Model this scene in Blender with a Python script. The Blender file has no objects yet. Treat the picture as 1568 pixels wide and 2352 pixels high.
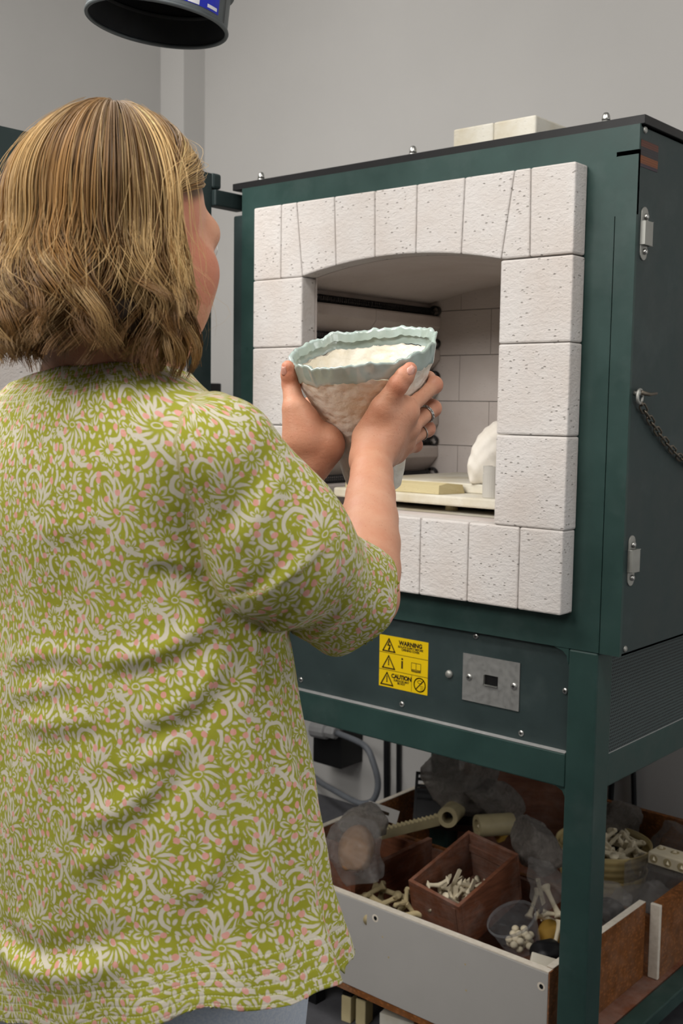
import bpy, bmesh, math, random
import numpy as np
from mathutils import Vector, Matrix, Euler
random.seed(7); rng = np.random.default_rng(11)
S = bpy.context.scene; COL = S.collection
PI = math.pi
# ------------------------------------------------------------------ camera (fitted to the kiln's straight edges)
CAM_M = np.array([[0.7574370788, 0.6527463506, 0.0145352456],
                  [0.0718980576, -0.0612611590, -0.9955288744],
                  [-0.6489373937, 0.7550955384, -0.0933326680]])   # right, down, forward
CAM_F = 2573.03; CAM_H = 1.42; CAM_C = np.array([0., 0., CAM_H])
def ray(x, y): return ((x-784)/CAM_F)*CAM_M[0] + ((y-1176)/CAM_F)*CAM_M[1] + CAM_M[2]
def pY(x, y, Y): d = ray(x, y); return CAM_C + d*(Y/d[1])          # measured point on a plane y = Y
def pX(x, y, X): d = ray(x, y); return CAM_C + d*(X/d[0])
def pZ(x, y, Z): d = ray(x, y); return CAM_C + d*((Z-CAM_H)/d[2])
def pD(x, y, D): return CAM_C + D*ray(x, y)                        # measured point at a depth
cd = bpy.data.cameras.new('camera'); cam = bpy.data.objects.new('camera', cd); COL.objects.link(cam)
r_, d_, f_ = CAM_M
cam.matrix_world = Matrix(((r_[0], -d_[0], -f_[0], 0), (r_[1], -d_[1], -f_[1], 0), (r_[2], -d_[2], -f_[2], CAM_H), (0, 0, 0, 1)))
cd.sensor_fit = 'VERTICAL'; cd.sensor_height = 24.0; cd.lens = CAM_F/2352*24.0
cd.clip_start = 0.05; cd.clip_end = 50
cd.dof.use_dof = True; cd.dof.focus_distance = 1.42; cd.dof.aperture_fstop = 7.1
S.camera = cam
S.view_settings.view_transform = 'Standard'; S.view_settings.look = 'None'; S.view_settings.exposure = 0.22
# ------------------------------------------------------------------ node helpers
def lin(c):
    return tuple(((v/255)/12.92 if v/255 <= .04045 else (((v/255)+.055)/1.055)**2.4) for v in c)
class NT:
    def __init__(s, name, rough=.6, spec=.3, metal=0.0):
        s.m = bpy.data.materials.new(name); s.m.use_nodes = True
        s.t = s.m.node_tree; s.n = s.t.nodes; s.l = s.t.links
        s.b = s.n['Principled BSDF']; s.set(Roughness=rough, Metallic=metal); s.b.inputs['Specular IOR Level'].default_value = spec
    def set(s, **k):
        for a, v in k.items():
            a = a.replace('_', ' ')
            if hasattr(v, 'is_output'): s.l.new(v, s.b.inputs[a])
            else: s.b.inputs[a].default_value = v
    def node(s, t, **k):
        n = s.n.new(t)
        for a, v in k.items(): setattr(n, a, v)
        return n
    def inp(s, n, **k):
        for a, v in k.items():
            i = n.inputs[a.replace('_', ' ')]
            if hasattr(v, 'is_output'): s.l.new(v, i)
            else: i.default_value = v
        return n
    def obj(s): return s.node('ShaderNodeTexCoord').outputs['Object']
    def noise(s, scale, detail=3, rough=.55, vec=None, stretch=None, dist=0):
        n = s.node('ShaderNodeTexNoise'); s.inp(n, Scale=scale, Detail=detail, Roughness=rough, Distortion=dist)
        v = vec or s.obj()
        if stretch:
            mp = s.node('ShaderNodeMapping'); mp.inputs['Scale'].default_value = stretch; s.l.new(v, mp.inputs['Vector']); v = mp.outputs[0]
        s.l.new(v, n.inputs['Vector']); return n.outputs['Fac']
    def voro(s, scale, vec=None, feature='F1', rnd=1.0, stretch=None):
        n = s.node('ShaderNodeTexVoronoi', feature=feature); s.inp(n, Scale=scale, Randomness=rnd)
        v = vec or s.obj()
        if stretch:
            mp = s.node('ShaderNodeMapping'); mp.inputs['Scale'].default_value = stretch; s.l.new(v, mp.inputs['Vector']); v = mp.outputs[0]
        s.l.new(v, n.inputs['Vector']); return n.outputs['Distance']
    def ramp(s, f, *stops):
        n = s.node('ShaderNodeValToRGB'); e = n.color_ramp.elements
        while len(e) < len(stops): e.new(.5)
        for i, (p, c) in enumerate(stops):
            e[i].position = p; e[i].color = (*c, 1) if len(c) == 3 else c
        s.l.new(f, n.inputs[0]); return n.outputs['Color']
    def mix(s, f, a, b, mode='MIX'):
        n = s.node('ShaderNodeMix', data_type='RGBA', blend_type=mode)
        for i, v in ((0, f), (6, a), (7, b)):
            if hasattr(v, 'is_output'): s.l.new(v, n.inputs[i])
            else: n.inputs[i].default_value = v if i == 0 else (*v, 1)
        return n.outputs[2]
    def bump(s, h, strength=.3, dist=.002, normal=None):
        n = s.node('ShaderNodeBump'); s.inp(n, Strength=strength, Distance=dist, Height=h)
        if normal: s.l.new(normal, n.inputs['Normal'])
        s.l.new(n.outputs[0], s.b.inputs['Normal']); return n.outputs[0]
    def attr(s, name, out='Fac'):
        n = s.node('ShaderNodeAttribute', attribute_name=name); return n.outputs[out]
class E:                                   # arithmetic on sockets -> math nodes
    T = None
    def __init__(s, v): s.v = v
    @staticmethod
    def op(o, *a, clamp=False):
        n = E.T.node('ShaderNodeMath', operation=o, use_clamp=clamp)
        for i, x in enumerate(a):
            x = x.v if isinstance(x, E) else x
            if hasattr(x, 'is_output'): E.T.l.new(x, n.inputs[i])
            else: n.inputs[i].default_value = x
        return E(n.outputs[0])
    def __add__(s, o): return E.op('ADD', s, o)
    __radd__ = __add__
    def __sub__(s, o): return E.op('SUBTRACT', s, o)
    def __rsub__(s, o): return E.op('SUBTRACT', o, s)
    def __mul__(s, o): return E.op('MULTIPLY', s, o)
    __rmul__ = __mul__
    def __truediv__(s, o): return E.op('DIVIDE', s, o)
def eabs(a): return E.op('ABSOLUTE', a)
def emin(a, b): return E.op('MINIMUM', a, b)
def emax(a, b): return E.op('MAXIMUM', a, b)
def elen(a, b): return E.op('SQRT', a*a+b*b)
def sstep(e, lo, hi):
    n = E.T.node('ShaderNodeMapRange', interpolation_type='SMOOTHSTEP')
    E.T.l.new(e.v, n.inputs[0]); n.inputs[1].default_value = lo; n.inputs[2].default_value = hi
    return E(n.outputs[0])
def flat(name, c, rough=.6, spec=.3, metal=0.0, var=.12, scale=20, bump=0.0, bscale=150):
    t = NT(name, rough, spec, metal); c = lin(c)
    n = t.noise(scale, 4)
    t.set(Base_Color=t.ramp(n, (.3, tuple(v*(1-var) for v in c)), (.7, tuple(min(1, v*(1+var)) for v in c))))
    if bump: t.bump(t.noise(bscale, 3), bump, .001)
    return t.m
# ------------------------------------------------------------------ mesh helpers
class MB:
    def __init__(s): s.v = []; s.f = []; s.n = 0
    def add(s, v, f):
        v = np.asarray(v, float).reshape(-1, 3)
        s.v.append(v); s.f += [tuple(i+s.n for i in q) for q in f]; s.n += len(v); return s
    def box(s, lo, hi, M=None):
        lo, hi = (np.minimum(lo, hi), np.maximum(lo, hi)) if M is None else (np.asarray(lo, float), np.asarray(hi, float))
        v = np.array([[(lo, hi)[i][0], (lo, hi)[j][1], (lo, hi)[k][2]] for i in (0, 1) for j in (0, 1) for k in (0, 1)])
        if M is not None: v = v@np.asarray(M)[:3, :3].T + np.asarray(M)[:3, 3]
        return s.add(v, [(0, 1, 3, 2), (4, 6, 7, 5), (0, 4, 5, 1), (2, 3, 7, 6), (0, 2, 6, 4), (1, 5, 7, 3)])
    def cbox(s, c, d, R=None):                # centre, dims, rotation
        d = np.asarray(d)/2; M = np.eye(4); M[:3, 3] = c
        if R is not None: M[:3, :3] = np.array(Euler(R).to_matrix())
        return s.box(-d, d, M)
    def prism(s, poly, axis, a, b):           # polygon in the two other axes, extruded along axis
        n = len(poly); o = [i for i in range(3) if i != axis]; v = np.zeros((2*n, 3))
        for k, h in enumerate((a, b)):
            v[k*n:(k+1)*n, o[0]] = [p[0] for p in poly]; v[k*n:(k+1)*n, o[1]] = [p[1] for p in poly]; v[k*n:(k+1)*n, axis] = h
        return s.add(v, [tuple(range(n))[::-1], tuple(range(n, 2*n))] + [(i, (i+1) % n, n+(i+1) % n, n+i) for i in range(n)])
    def tube(s, pts, r, seg=8, caps=True, flat_=1.0):
        pts = np.asarray(pts, float); n = len(pts); r = np.broadcast_to(r, (n,))
        tg = np.gradient(pts, axis=0); tg /= np.linalg.norm(tg, axis=1)[:, None]+1e-12
        up = np.array([0, 0, 1.]) if abs(tg[0][2]) < .9 else np.array([1., 0, 0])
        a = np.cross(tg[0], up); a /= np.linalg.norm(a); V = []
        for i in range(n):
            a = a - tg[i]*np.dot(a, tg[i]); a /= np.linalg.norm(a); b = np.cross(tg[i], a)
            for k in range(seg):
                t = 2*PI*k/seg; V.append(pts[i]+r[i]*(math.cos(t)*a+flat_*math.sin(t)*b))
        F = [(i*seg+k, i*seg+(k+1) % seg, (i+1)*seg+(k+1) % seg, (i+1)*seg+k) for i in range(n-1) for k in range(seg)]
        if caps: F += [tuple(range(seg))[::-1], tuple((n-1)*seg+k for k in range(seg))]
        return s.add(V, F)
    def lathe(s, prof, c=(0, 0, 0), R=None, seg=32, wob=None):   # prof: (r, z) pairs
        n = len(prof); V = []
        R = np.eye(3) if R is None else np.asarray(R)
        for r, z in prof:
            for k in range(seg):
                t = 2*PI*k/seg; rr, zz = (r, z) if wob is None else wob(r, z, t)
                V.append(R@np.array([rr*math.cos(t), rr*math.sin(t), zz])+np.asarray(c))
        F = [(i*seg+k, i*seg+(k+1) % seg, (i+1)*seg+(k+1) % seg, (i+1)*seg+k) for i in range(n-1) for k in range(seg)]
        if prof[0][0] > 1e-6 : F.append(tuple(range(seg))[::-1])
        if prof[-1][0] > 1e-6: F.append(tuple((n-1)*seg+k for k in range(seg)))
        return s.add(V, F)
    def sph(s, c, r, R=None, seg=16, rings=10):
        V = []; r = np.broadcast_to(r, (3,)); R = np.eye(3) if R is None else np.asarray(R)
        for i in range(rings+1):
            p = PI*i/rings
            for k in range(seg):
                t = 2*PI*k/seg; V.append(R@(r*np.array([math.sin(p)*math.cos(t), math.sin(p)*math.sin(t), math.cos(p)]))+np.asarray(c))
        return s.add(V, [(i*seg+k, (i+1)*seg+k, (i+1)*seg+(k+1) % seg, i*seg+(k+1) % seg) for i in range(rings) for k in range(seg)])
    def build(s, name, mat, parent=None, smooth=False, bevel=0, origin=None, seg=2):
        V = np.concatenate(s.v)
        return mkobj(name, V, s.f, mat, parent, smooth, bevel, origin, seg)
ORI = {}
def mkobj(name, V, F, mat, parent=None, smooth=False, bevel=0, origin=None, seg=2):
    V = np.asarray(V, float)
    if parent is not None: o0 = ORI[parent.name]
    else: o0 = np.array(origin if origin is not None else [(V[:, 0].min()+V[:, 0].max())/2, (V[:, 1].min()+V[:, 1].max())/2, V[:, 2].min()], float)
    me = bpy.data.meshes.new(name); me.from_pydata((V-o0).tolist(), [], F)
    bm = bmesh.new(); bm.from_mesh(me); bmesh.ops.remove_doubles(bm, verts=bm.verts, dist=1e-7) if len(V) < 20000 else None
    if len(V) < 200000: bmesh.ops.recalc_face_normals(bm, faces=bm.faces)
    bm.to_mesh(me); bm.free()
    if mat is not None: me.materials.append(mat)
    o = bpy.data.objects.new(name, me); COL.objects.link(o)
    if parent is not None: o.parent = parent
    else: o.location = o0
    ORI[o.name] = o0
    if smooth: me.polygons.foreach_set('use_smooth', [True]*len(me.polygons))
    if bevel:
        b = o.modifiers.new('bevel', 'BEVEL'); b.width = bevel; b.segments = seg; b.limit_method = 'ANGLE'; b.angle_limit = math.radians(40)
    return o
def tag(o, label, cat, group=None, kind=None):
    o['label'] = label; o['category'] = cat
    if group: o['group'] = group
    if kind: o['kind'] = kind
    return o
def thing(name, loc, label, cat, group=None):
    o = bpy.data.objects.new(name, None); COL.objects.link(o); o.location = tuple(loc); o.empty_display_size = .05
    ORI[o.name] = np.array(loc, float); return tag(o, label, cat, group)
def struct(name, mb, mat, label=None, bevel=0):
    o = mb.build(name, mat, bevel=bevel); o['kind'] = 'structure'
    if label: o['label'] = label
    return o
def text_mesh(body, size, ax, origin, u, v, name, mat, parent, bold=0.0, align='CENTER', spacing=1.0):
    c = bpy.data.curves.new('t', 'FONT'); c.body = body; c.size = size; c.align_x = align; c.align_y = 'CENTER'; c.offset = bold; c.space_character = spacing
    c.resolution_u = 3
    o = bpy.data.objects.new('t', c); COL.objects.link(o); bpy.context.view_layer.update()
    me = o.to_mesh(); V = np.array([tuple(p.co) for p in me.vertices]); F = [tuple(p.vertices) for p in me.polygons]
    o.to_mesh_clear(); bpy.data.objects.remove(o); bpy.data.curves.remove(c)
    V = np.asarray(origin)+V[:, :1]*np.asarray(u)+V[:, 1:2]*np.asarray(v)
    return mkobj(name, V, F, mat, parent)
def smoothstep(a, b, x):
    t = np.clip((x-a)/(b-a), 0, 1); return t*t*(3-2*t)
# ------------------------------------------------------------------ signed-distance surfaces (for bodies, cloth, soft lumps)
def smin(a, b, k):
    h = np.maximum(k-np.abs(a-b), 0)/k
    return np.minimum(a, b)-h*h*k*.25
class RC:                                   # tapered capsule
    def __init__(s, a, b, ra, rb, k=.02):
        s.a = np.asarray(a, float); s.b = np.asarray(b, float); s.ra = ra; s.rb = rb; s.k = k
        s.c = (s.a+s.b)/2; s.R = np.linalg.norm(s.b-s.a)/2+max(ra, rb)
    def __call__(s, P):
        ab = s.b-s.a; t = np.clip((P-s.a)@ab/(ab@ab+1e-12), 0, 1)
        return np.linalg.norm(P-s.a-t[:, None]*ab, axis=1)-(s.ra+(s.rb-s.ra)*t)
class EL:                                   # ellipsoid
    def __init__(s, c, r, rot=None, k=.02):
        s.c = np.asarray(c, float); s.r = np.broadcast_to(np.asarray(r, float), (3,)); s.k = k; s.R = s.r.max()
        s.M = np.eye(3) if rot is None else np.asarray(rot)
    def __call__(s, P):
        q = (P-s.c)@s.M; a = np.linalg.norm(q/s.r, axis=1); b = np.linalg.norm(q/(s.r*s.r), axis=1)
        return np.where(b > 1e-9, a*(a-1)/np.maximum(b, 1e-9), -s.r.min())
def field(prims, P, c=None, R=0, big=1.0):
    d = np.full(len(P), big)
    for p in prims:
        if c is not None and np.linalg.norm(p.c-c) > p.R+R+max(p.k, .01)+.004: continue
        d = smin(d, p(P), p.k)
    return d
def sdf_mesh(fn, lo, hi, h, lip=2.7):
    B = 8; lo = np.asarray(lo, float); nb = np.ceil((np.asarray(hi)-lo)/(h*B)).astype(int)
    g = np.stack(np.meshgrid(*[np.arange(n) for n in nb], indexing='ij'), -1).reshape(-1, 3)
    ctr = lo+(g+.5)*h*B; dc = np.concatenate([fn(ctr[i:i+60000], None, 0) for i in range(0, len(ctr), 60000)])
    g = g[np.abs(dc) < h*B*.87*lip]; off = np.stack(np.meshgrid(*[np.arange(B+1)]*3, indexing='ij'), -1).reshape(-1, 3)
    W = np.empty((len(g), B+1, B+1, B+1), np.float32); rad = h*B*.87
    for i, b in enumerate(g):
        P = lo+(b*B+off)*h; W[i] = fn(P, lo+(b+.5)*h*B, rad).reshape(B+1, B+1, B+1)
    s = W < 0; cs = sum(s[:, i:i+B, j:j+B, k:k+B].astype(np.int8) for i in (0, 1) for j in (0, 1) for k in (0, 1))
    bi, ci, cj, ck = np.nonzero((cs > 0) & (cs < 8))
    cor = [(i, j, k) for i in (0, 1) for j in (0, 1) for k in (0, 1)]
    val = np.stack([W[bi, ci+i, cj+j, ck+k] for i, j, k in cor], 1); ca = np.array(cor, float)
    acc = np.zeros((len(bi), 3)); cnt = np.zeros(len(bi))
    for x in range(8):
        for y in range(x+1, 8):
            if np.abs(ca[x]-ca[y]).sum() != 1: continue
            m = (val[:, x] < 0) != (val[:, y] < 0); t = val[m, x]/(val[m, x]-val[m, y])
            acc[m] += ca[x]+t[:, None]*(ca[y]-ca[x]); cnt[m] += 1
    gc = g[bi]*B+np.stack([ci, cj, ck], 1); V = lo+(gc+acc/cnt[:, None])*h
    N = nb*B+2
    key = lambda q: (q[:, 0]+1)+(q[:, 1]+1)*N[0]+(q[:, 2]+1)*N[0]*N[1]
    ks = key(gc.astype(np.int64)); od = np.argsort(ks); ks = ks[od]; F = []
    for ax in range(3):
        sl = [slice(0, B)]*3; sh = list(sl); sh[ax] = slice(1, B+1)
        a = s[(slice(None), *sl)]; b = s[(slice(None), *sh)]
        ei, i, j, k = np.nonzero(a != b); q = (g[ei]*B+np.stack([i, j, k], 1)).astype(np.int64)
        u, w = [(1, 2), (2, 0), (0, 1)][ax]; Q = []
        ok = np.ones(len(q), bool)
        for du, dw in ((0, 0), (-1, 0), (-1, -1), (0, -1)):
            qq = q.copy(); qq[:, u] += du; qq[:, w] += dw; kk = key(qq)
            ix = np.clip(np.searchsorted(ks, kk), 0, len(ks)-1); ok &= ks[ix] == kk; Q.append(od[ix])
        Q = np.stack(Q, 1); fl = ~a[ei, i, j, k]; Q[fl] = Q[fl][:, ::-1]; F.append(Q[ok])
    return V, np.concatenate(F)
def fast_obj(name, V, F, mat, parent, smooth=True):
    me = bpy.data.meshes.new(name); o0 = ORI[parent.name] if parent else V.mean(0)
    me.vertices.add(len(V)); me.vertices.foreach_set('co', (V-o0).astype(np.float32).ravel())
    n = F.shape[1]; me.loops.add(F.size); me.loops.foreach_set('vertex_index', F.astype(np.int32).ravel())
    me.polygons.add(len(F)); me.polygons.foreach_set('loop_start', np.arange(0, F.size, n, dtype=np.int32))
    me.update(calc_edges=True); me.validate()
    me.polygons.foreach_set('use_smooth', np.full(len(me.polygons), smooth)); me.materials.append(mat)
    o = bpy.data.objects.new(name, me); COL.objects.link(o); ORI[o.name] = o0
    if parent: o.parent = parent
    else: o.location = o0
    return o
def vcol(me, name, arr):
    a = me.attributes.new(name, 'FLOAT_COLOR', 'POINT'); a.data.foreach_set('color', np.column_stack([arr, np.ones(len(arr))]).astype(np.float32).ravel())
def vfloat(me, name, arr):
    a = me.attributes.new(name, 'FLOAT', 'POINT'); a.data.foreach_set('value', np.asarray(arr, np.float32))
# ------------------------------------------------------------------ materials
def mat_wall(name, c):
    t = NT(name, .85, .15); c = lin(c); n = t.noise(1.3, 4)
    t.set(Base_Color=t.ramp(n, (.3, tuple(v*.96 for v in c)), (.7, tuple(v*1.04 for v in c)))); t.bump(t.noise(220, 2), .08, .001); return t.m
def mat_paint(name, c, rough=.42, dust=.25):
    t = NT(name, rough, .35); c = lin(c); n = t.noise(9, 5, .65)
    sp = t.noise(60, 4, .7)
    a = t.ramp(n, (.3, tuple(v*.85 for v in c)), (.75, tuple(v*1.2 for v in c)))
    dusty = t.ramp(t.noise(5, 5, .7), (.52, (0, 0, 0)), (.8, (dust,)*3))
    a = t.mix(dusty, a, lin((120, 130, 128)))
    speck = t.ramp(sp, (.74, (0, 0, 0)), (.80, (.35,)*3))
    t.set(Base_Color=t.mix(speck, a, lin((170, 175, 170))), Roughness=t.ramp(n, (.3, (rough-.06,)*3), (.7, (rough+.12,)*3)))
    t.bump(t.noise(350, 2), .05, .001); return t.m
def mat_brick(name, c, warm, pores=1.0):
    t = NT(name, .95, .08); c = lin(c)
    n = t.noise(7, 5, .6); col = t.ramp(n, (.3, lin(warm)), (.6, c))
    p = t.noise(120, 4, .75, stretch=(1, 1, 1.9)); pit = t.ramp(p, (.24, (1, 1, 1)), (.33, (0, 0, 0)))
    p2 = t.voro(62, stretch=(1, 1, 1.8)); pit2 = t.mix(1.0, t.ramp(p2, (.10, (1, 1, 1)), (.19, (0, 0, 0))), t.ramp(t.noise(14, 3), (.42, (0, 0, 0)), (.55, (1, 1, 1))), 'MULTIPLY')
    pit = t.mix(1.0, pit, pit2, 'LIGHTEN')
    col = t.mix(t.mix(1.0, pit, (.45*pores,)*3, 'MULTIPLY'), col, lin((140, 128, 118)))
    t.set(Base_Color=col)
    h = t.node('ShaderNodeMath', operation='SUBTRACT'); t.l.new(t.noise(90, 5, .7, stretch=(1, 1, 1.6)), h.inputs[0]); t.l.new(pit, h.inputs[1])
    t.bump(h.outputs[0], .85*pores, .0032); return t.m
def mat_wood(name, c1, c2, scale=(6, 6, 60), dust=.3, rough=.7, fleck=0):
    t = NT(name, rough, .2); g = t.noise(3, 6, .65, stretch=scale)
    a = t.ramp(g, (.3, lin(c1)), (.7, lin(c2)))
    if fleck:
        a = t.mix(t.ramp(t.voro(fleck, stretch=(1, 1, 1.6)), (.1, (.6,)*3), (.5, (0,)*3)), a, tuple(v*1.6 for v in lin(c2)))
    d = t.ramp(t.noise(7, 5, .7), (.45, (0, 0, 0)), (.75, (dust,)*3))
    t.set(Base_Color=t.mix(d, a, lin((165, 155, 148)))); t.bump(g, .15, .001); return t.m
def mat_metal(name, c, rough=.35, metal=1.0, sc=40):
    t = NT(name, rough, .5, metal); n = t.noise(sc, 4); c = lin(c)
    t.set(Base_Color=t.ramp(n, (.3, tuple(v*.8 for v in c)), (.7, c)), Roughness=t.ramp(n, (.3, (rough,)*3), (.7, (min(1, rough+.2),)*3))); return t.m
M = {}
M['wall'] = mat_wall('wall paint', (196, 194, 191)); M['wall2'] = mat_wall('side wall paint', (192, 190, 187))
M['ceil'] = mat_wall('ceiling paint', (205, 205, 202)); M['wallf'] = mat_wall('far wall paint', (172, 171, 168))
t = NT('grey vinyl floor', .6, .3); n = t.noise(14, 5, .7)
t.set(Base_Color=t.ramp(n, (.3, lin((78, 78, 82))), (.7, lin((96, 96, 100))))); M['floor'] = t.m
M['green'] = mat_paint('dark green enamel', (40, 64, 60), .4, .16)
M['green2'] = mat_paint('dark green enamel side', (44, 57, 57), .5, .16)
M['black'] = flat('black sheet', (22, 22, 23), .45)
M['brick'] = mat_brick('white insulating brick', (218, 213, 209), (210, 201, 194))
M['lining'] = mat_brick('grey chamber brick', (214, 205, 200), (205, 194, 188), .35)
M['slab'] = mat_brick('aged slab', (226, 222, 210), (200, 188, 160), .25)
M['steel'] = mat_metal('bright steel', (200, 200, 196), .25)
M['zinc'] = mat_metal('dull zinc', (176, 176, 170), .45, .85)
M['plate'] = mat_metal('brushed plate', (150, 150, 147), .5, .6, 90)
M['worn'] = mat_metal('worn bare edge', (190, 190, 188), .5, .4, 120)
M['coil'] = mat_metal('oxidised element wire', (78, 76, 78), .6, .6)
M['chain'] = mat_metal('dark chain steel', (120, 112, 100), .4, .9)
M['yellow'] = flat('yellow vinyl', (226, 190, 10), .45, var=.05, scale=6)
M['ink'] = flat('label ink', (38, 26, 12), .6)
M['void'] = flat('dark recess', (6, 6, 6), .9)
M['white'] = flat('white ink', (235, 235, 240), .5)
M['blue'] = flat('blue label', (40, 52, 190), .4)
# ------------------------------------------------------------------ room
XL, YB = -3.433, 3.0; H = 3.3
struct('floor', MB().box((XL-.1, -2.9, -.1), (2.5, YB+.1, 0)), M['floor'], 'grey studio floor')
struct('ceiling', MB().box((XL-.1, -2.9, H), (2.5, YB+.1, H+.1)), M['ceil'])
struct('wall_back', MB().box((XL-.1, YB, 0), (2.5, YB+.1, H)), M['wall'], 'pale grey wall behind the kiln')
struct('wall_left', MB().box((XL-.1, -2.8, 0), (XL, YB, H)), M['wall2'], 'pale grey wall to the left')
struct('wall_right', MB().box((2.4, -2.8, 0), (2.5, YB, H)), M['wallf'])
struct('wall_front', MB().box((XL, -2.9, 0), (2.4, -2.8, H)), M['wallf'])
struct('trim_1', MB().box((XL, 2.894, 0), (-3.3, YB, H)), M['wall'], 'square boxed column in the corner of the room')
# ------------------------------------------------------------------ kiln
K = thing('pottery_kiln', (-1.396, 2.2, 0), 'dark green front-loading kiln on a steel stand, white brick opening', 'kiln')
B0, B1 = 1.785, 1.8295
x0, x1 = -1.886, -.909
def arch_z(x):
    xm = -1.405; R = (.25**2+.0265**2)/(2*.0265); return 1.7235-R+math.sqrt(max(R*R-(x-xm)**2, 0))
mb = MB(); g = .0007
tx = [-1.803, -1.719, -1.674, -1.567, -1.459, -1.353, -1.240, -1.131, -1.097, -1.005]
bx_ = [-1.803, -1.719, -1.655, -1.560, -1.456, -1.353, -1.245, -1.155, -1.094, -1.005]
for i in range(9):
    a, b = bx_[i]+g, bx_[i+1]-g
    low = [(x, arch_z(x) if -1.656 < x < -1.154 else 1.6965) for x in np.linspace(a, b, 7)]
    mb.prism([(tx[i]+g, 1.8545), (tx[i+1]-g, 1.8545)]+[p for p in low[::-1]], 1, B0, B1)
zl = [1.048, 1.2025, 1.378, 1.548, 1.6965]; zr = [1.048, 1.2025, 1.373, 1.541, 1.6945]
for i in (1, 2, 3):
    mb.box((-1.803, B0, zl[i]+g), (-1.655, 1.8295, zl[i+1]-g)); mb.box((-1.155, B0, zr[i]+g), (-1.005, 1.8295, zr[i+1]-g))
bb = [-1.803, -1.67, -1.555, -1.44, -1.327, -1.212, -1.098, -1.006]
for i in range(7): mb.box((bb[i]+g, B0, 1.048), (bb[i+1]-g, B1, 1.2025))
br = mb.build('brick_surround', M['brick'], K, bevel=.0035); br['label'] = 'white porous brick collar round the opening'
mb = MB()
mb.box((-1.655, B1, 1.15), (-1.155, 1.895, 1.2025)); mb.box((-1.70, B1, 1.15), (-1.655, 1.834, 1.70)); mb.box((-1.155, B1, 1.15), (-1.11, 1.834, 1.70))
mb.box((-1.77, 1.835, 1.15), (-1.716, 2.39, 1.80)); mb.box((-1.094, 1.835, 1.15), (-1.04, 2.39, 1.80)); mb.box((-1.77, 1.896, 1.14), (-1.04, 2.39, 1.19))
xs = np.linspace(-1.716, -1.094, 17)
mb.prism([(x, arch_z(x)) for x in xs]+[(-1.04, 1.80), (-1.77, 1.80)], 1, B1+.0005, 2.39)
zb = [1.19, 1.328, 1.439, 1.553, 1.664, 1.80]
for i in range(5):
    vs = [-1.72, -1.53, -1.30, -1.09] if i % 2 else [-1.72, -1.62, -1.39, -1.16, -1.09]
    for j in range(len(vs)-1): mb.box((vs[j]+.0006, 2.33, zb[i]+.0008), (vs[j+1]-.0006, 2.38, zb[i+1]-.0008))
lin_ = mb.build('chamber_lining', M['lining'], K); lin_['label'] = 'grey brick lining of the firing chamber'
for sgn, xw in ((1, -1.717), (-1, -1.093)):
    mb = MB()
    for i in range(6):
        z0 = 1.652-.0815*i; d = sgn
        pr = [(xw-.004*d, z0+.002), (xw+.034*d, z0-.001), (xw+.037*d, z0-.005), (xw+.037*d, z0-.028), (xw+.002*d, z0-.066), (xw-.004*d, z0-.066)]
        for a, b in ((1.836, 1.98), (1.981, 2.18), (2.181, 2.3295)) if i % 2 else ((1.836, 2.07), (2.071, 2.3295)):
            mb.prism(pr, 1, a, b)
    mb.build('element_ledge', M['lining'], K, bevel=.002)
for i in range(6):
    mb = MB(); zc = 1.652-.0815*i+.008; n = 70*8
    tt = np.linspace(0, 1, n); th = tt*70*2*PI
    mb.tube(np.column_stack([-1.699+.0085*np.cos(th), 1.845+.47*tt, zc+.0085*np.sin(th)+.002]), .0016, 4)
    th = np.linspace(0, 5*PI, 60)
    mb.tube(np.column_stack([-1.692+.014*np.cos(th), 2.315+.004*th/PI*.5, zc+.004+.012*np.sin(th)]), .0022, 5)
    mb.build('heating_element', M['coil'], K, smooth=True)
mb = MB(); zt = 1.913; zbm = .98                      # front plate as a ring, with the narrow seam of the right flange
mb.box((x0, 1.83, 1.76), (x1, 1.836, zt)); mb.box((x0, 1.83, zbm), (-.951, 1.836, 1.15)); mb.box((x0, 1.83, 1.15), (-1.70, 1.836, 1.76))
mb.box((-1.11, 1.83, 1.15), (-.951, 1.836, 1.76)); mb.box((-.9485, 1.8285, zbm), (x1, 1.836, 1.862)); mb.box((-.951, 1.83, 1.862), (x1, 1.836, 1.87))
mb.build('front_plate', M['green'], K)
mb = MB()
mb.box((x1-.004, 1.836, zbm), (x1, 2.62, zt)); mb.box((x0, 1.836, zbm), (x0+.004, 2.62, zt)); mb.box((x0, 2.616, zbm), (x1, 2.62, zt))
mb.box((x0, 1.836, zbm), (x1, 2.62, zbm+.004)); mb.box((x0, 1.836, zt-.004), (x1, 2.62, zt)); mb.box((-.9515, 1.837, zbm), (-.948, 1.839, 1.87))
mb.build('casing', M['green2'], K)
mb = MB(); mb.box((-1.921, 1.836, .98), (-1.8875, 1.875, 1.856)); mb.build('hinge_flange', M['green2'], K, bevel=.004)
mb = MB().box((-1.924, 1.836, 1.9135), (-.903, 2.64, 1.929)); mb.build('top_sheet', M['black'], K, bevel=.001)
for x, y in ((-1.847, 1.852), (-1.417, 1.855), (-.989, 1.858), (-1.85, 2.56), (-.99, 2.56)):
    mb = MB(); mb.lathe([(.0085, 1.929), (.0085, 1.9345)], (x, y, 0), seg=6)
    mb.lathe([(.0075, 1.9345), (.0078, 1.938), (.0068, 1.944), (.0045, 1.948), (.0, 1.9495)], (x, y, 0), seg=14)
    mb.build('dome_nut', M['steel'], K, smooth=True)
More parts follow.
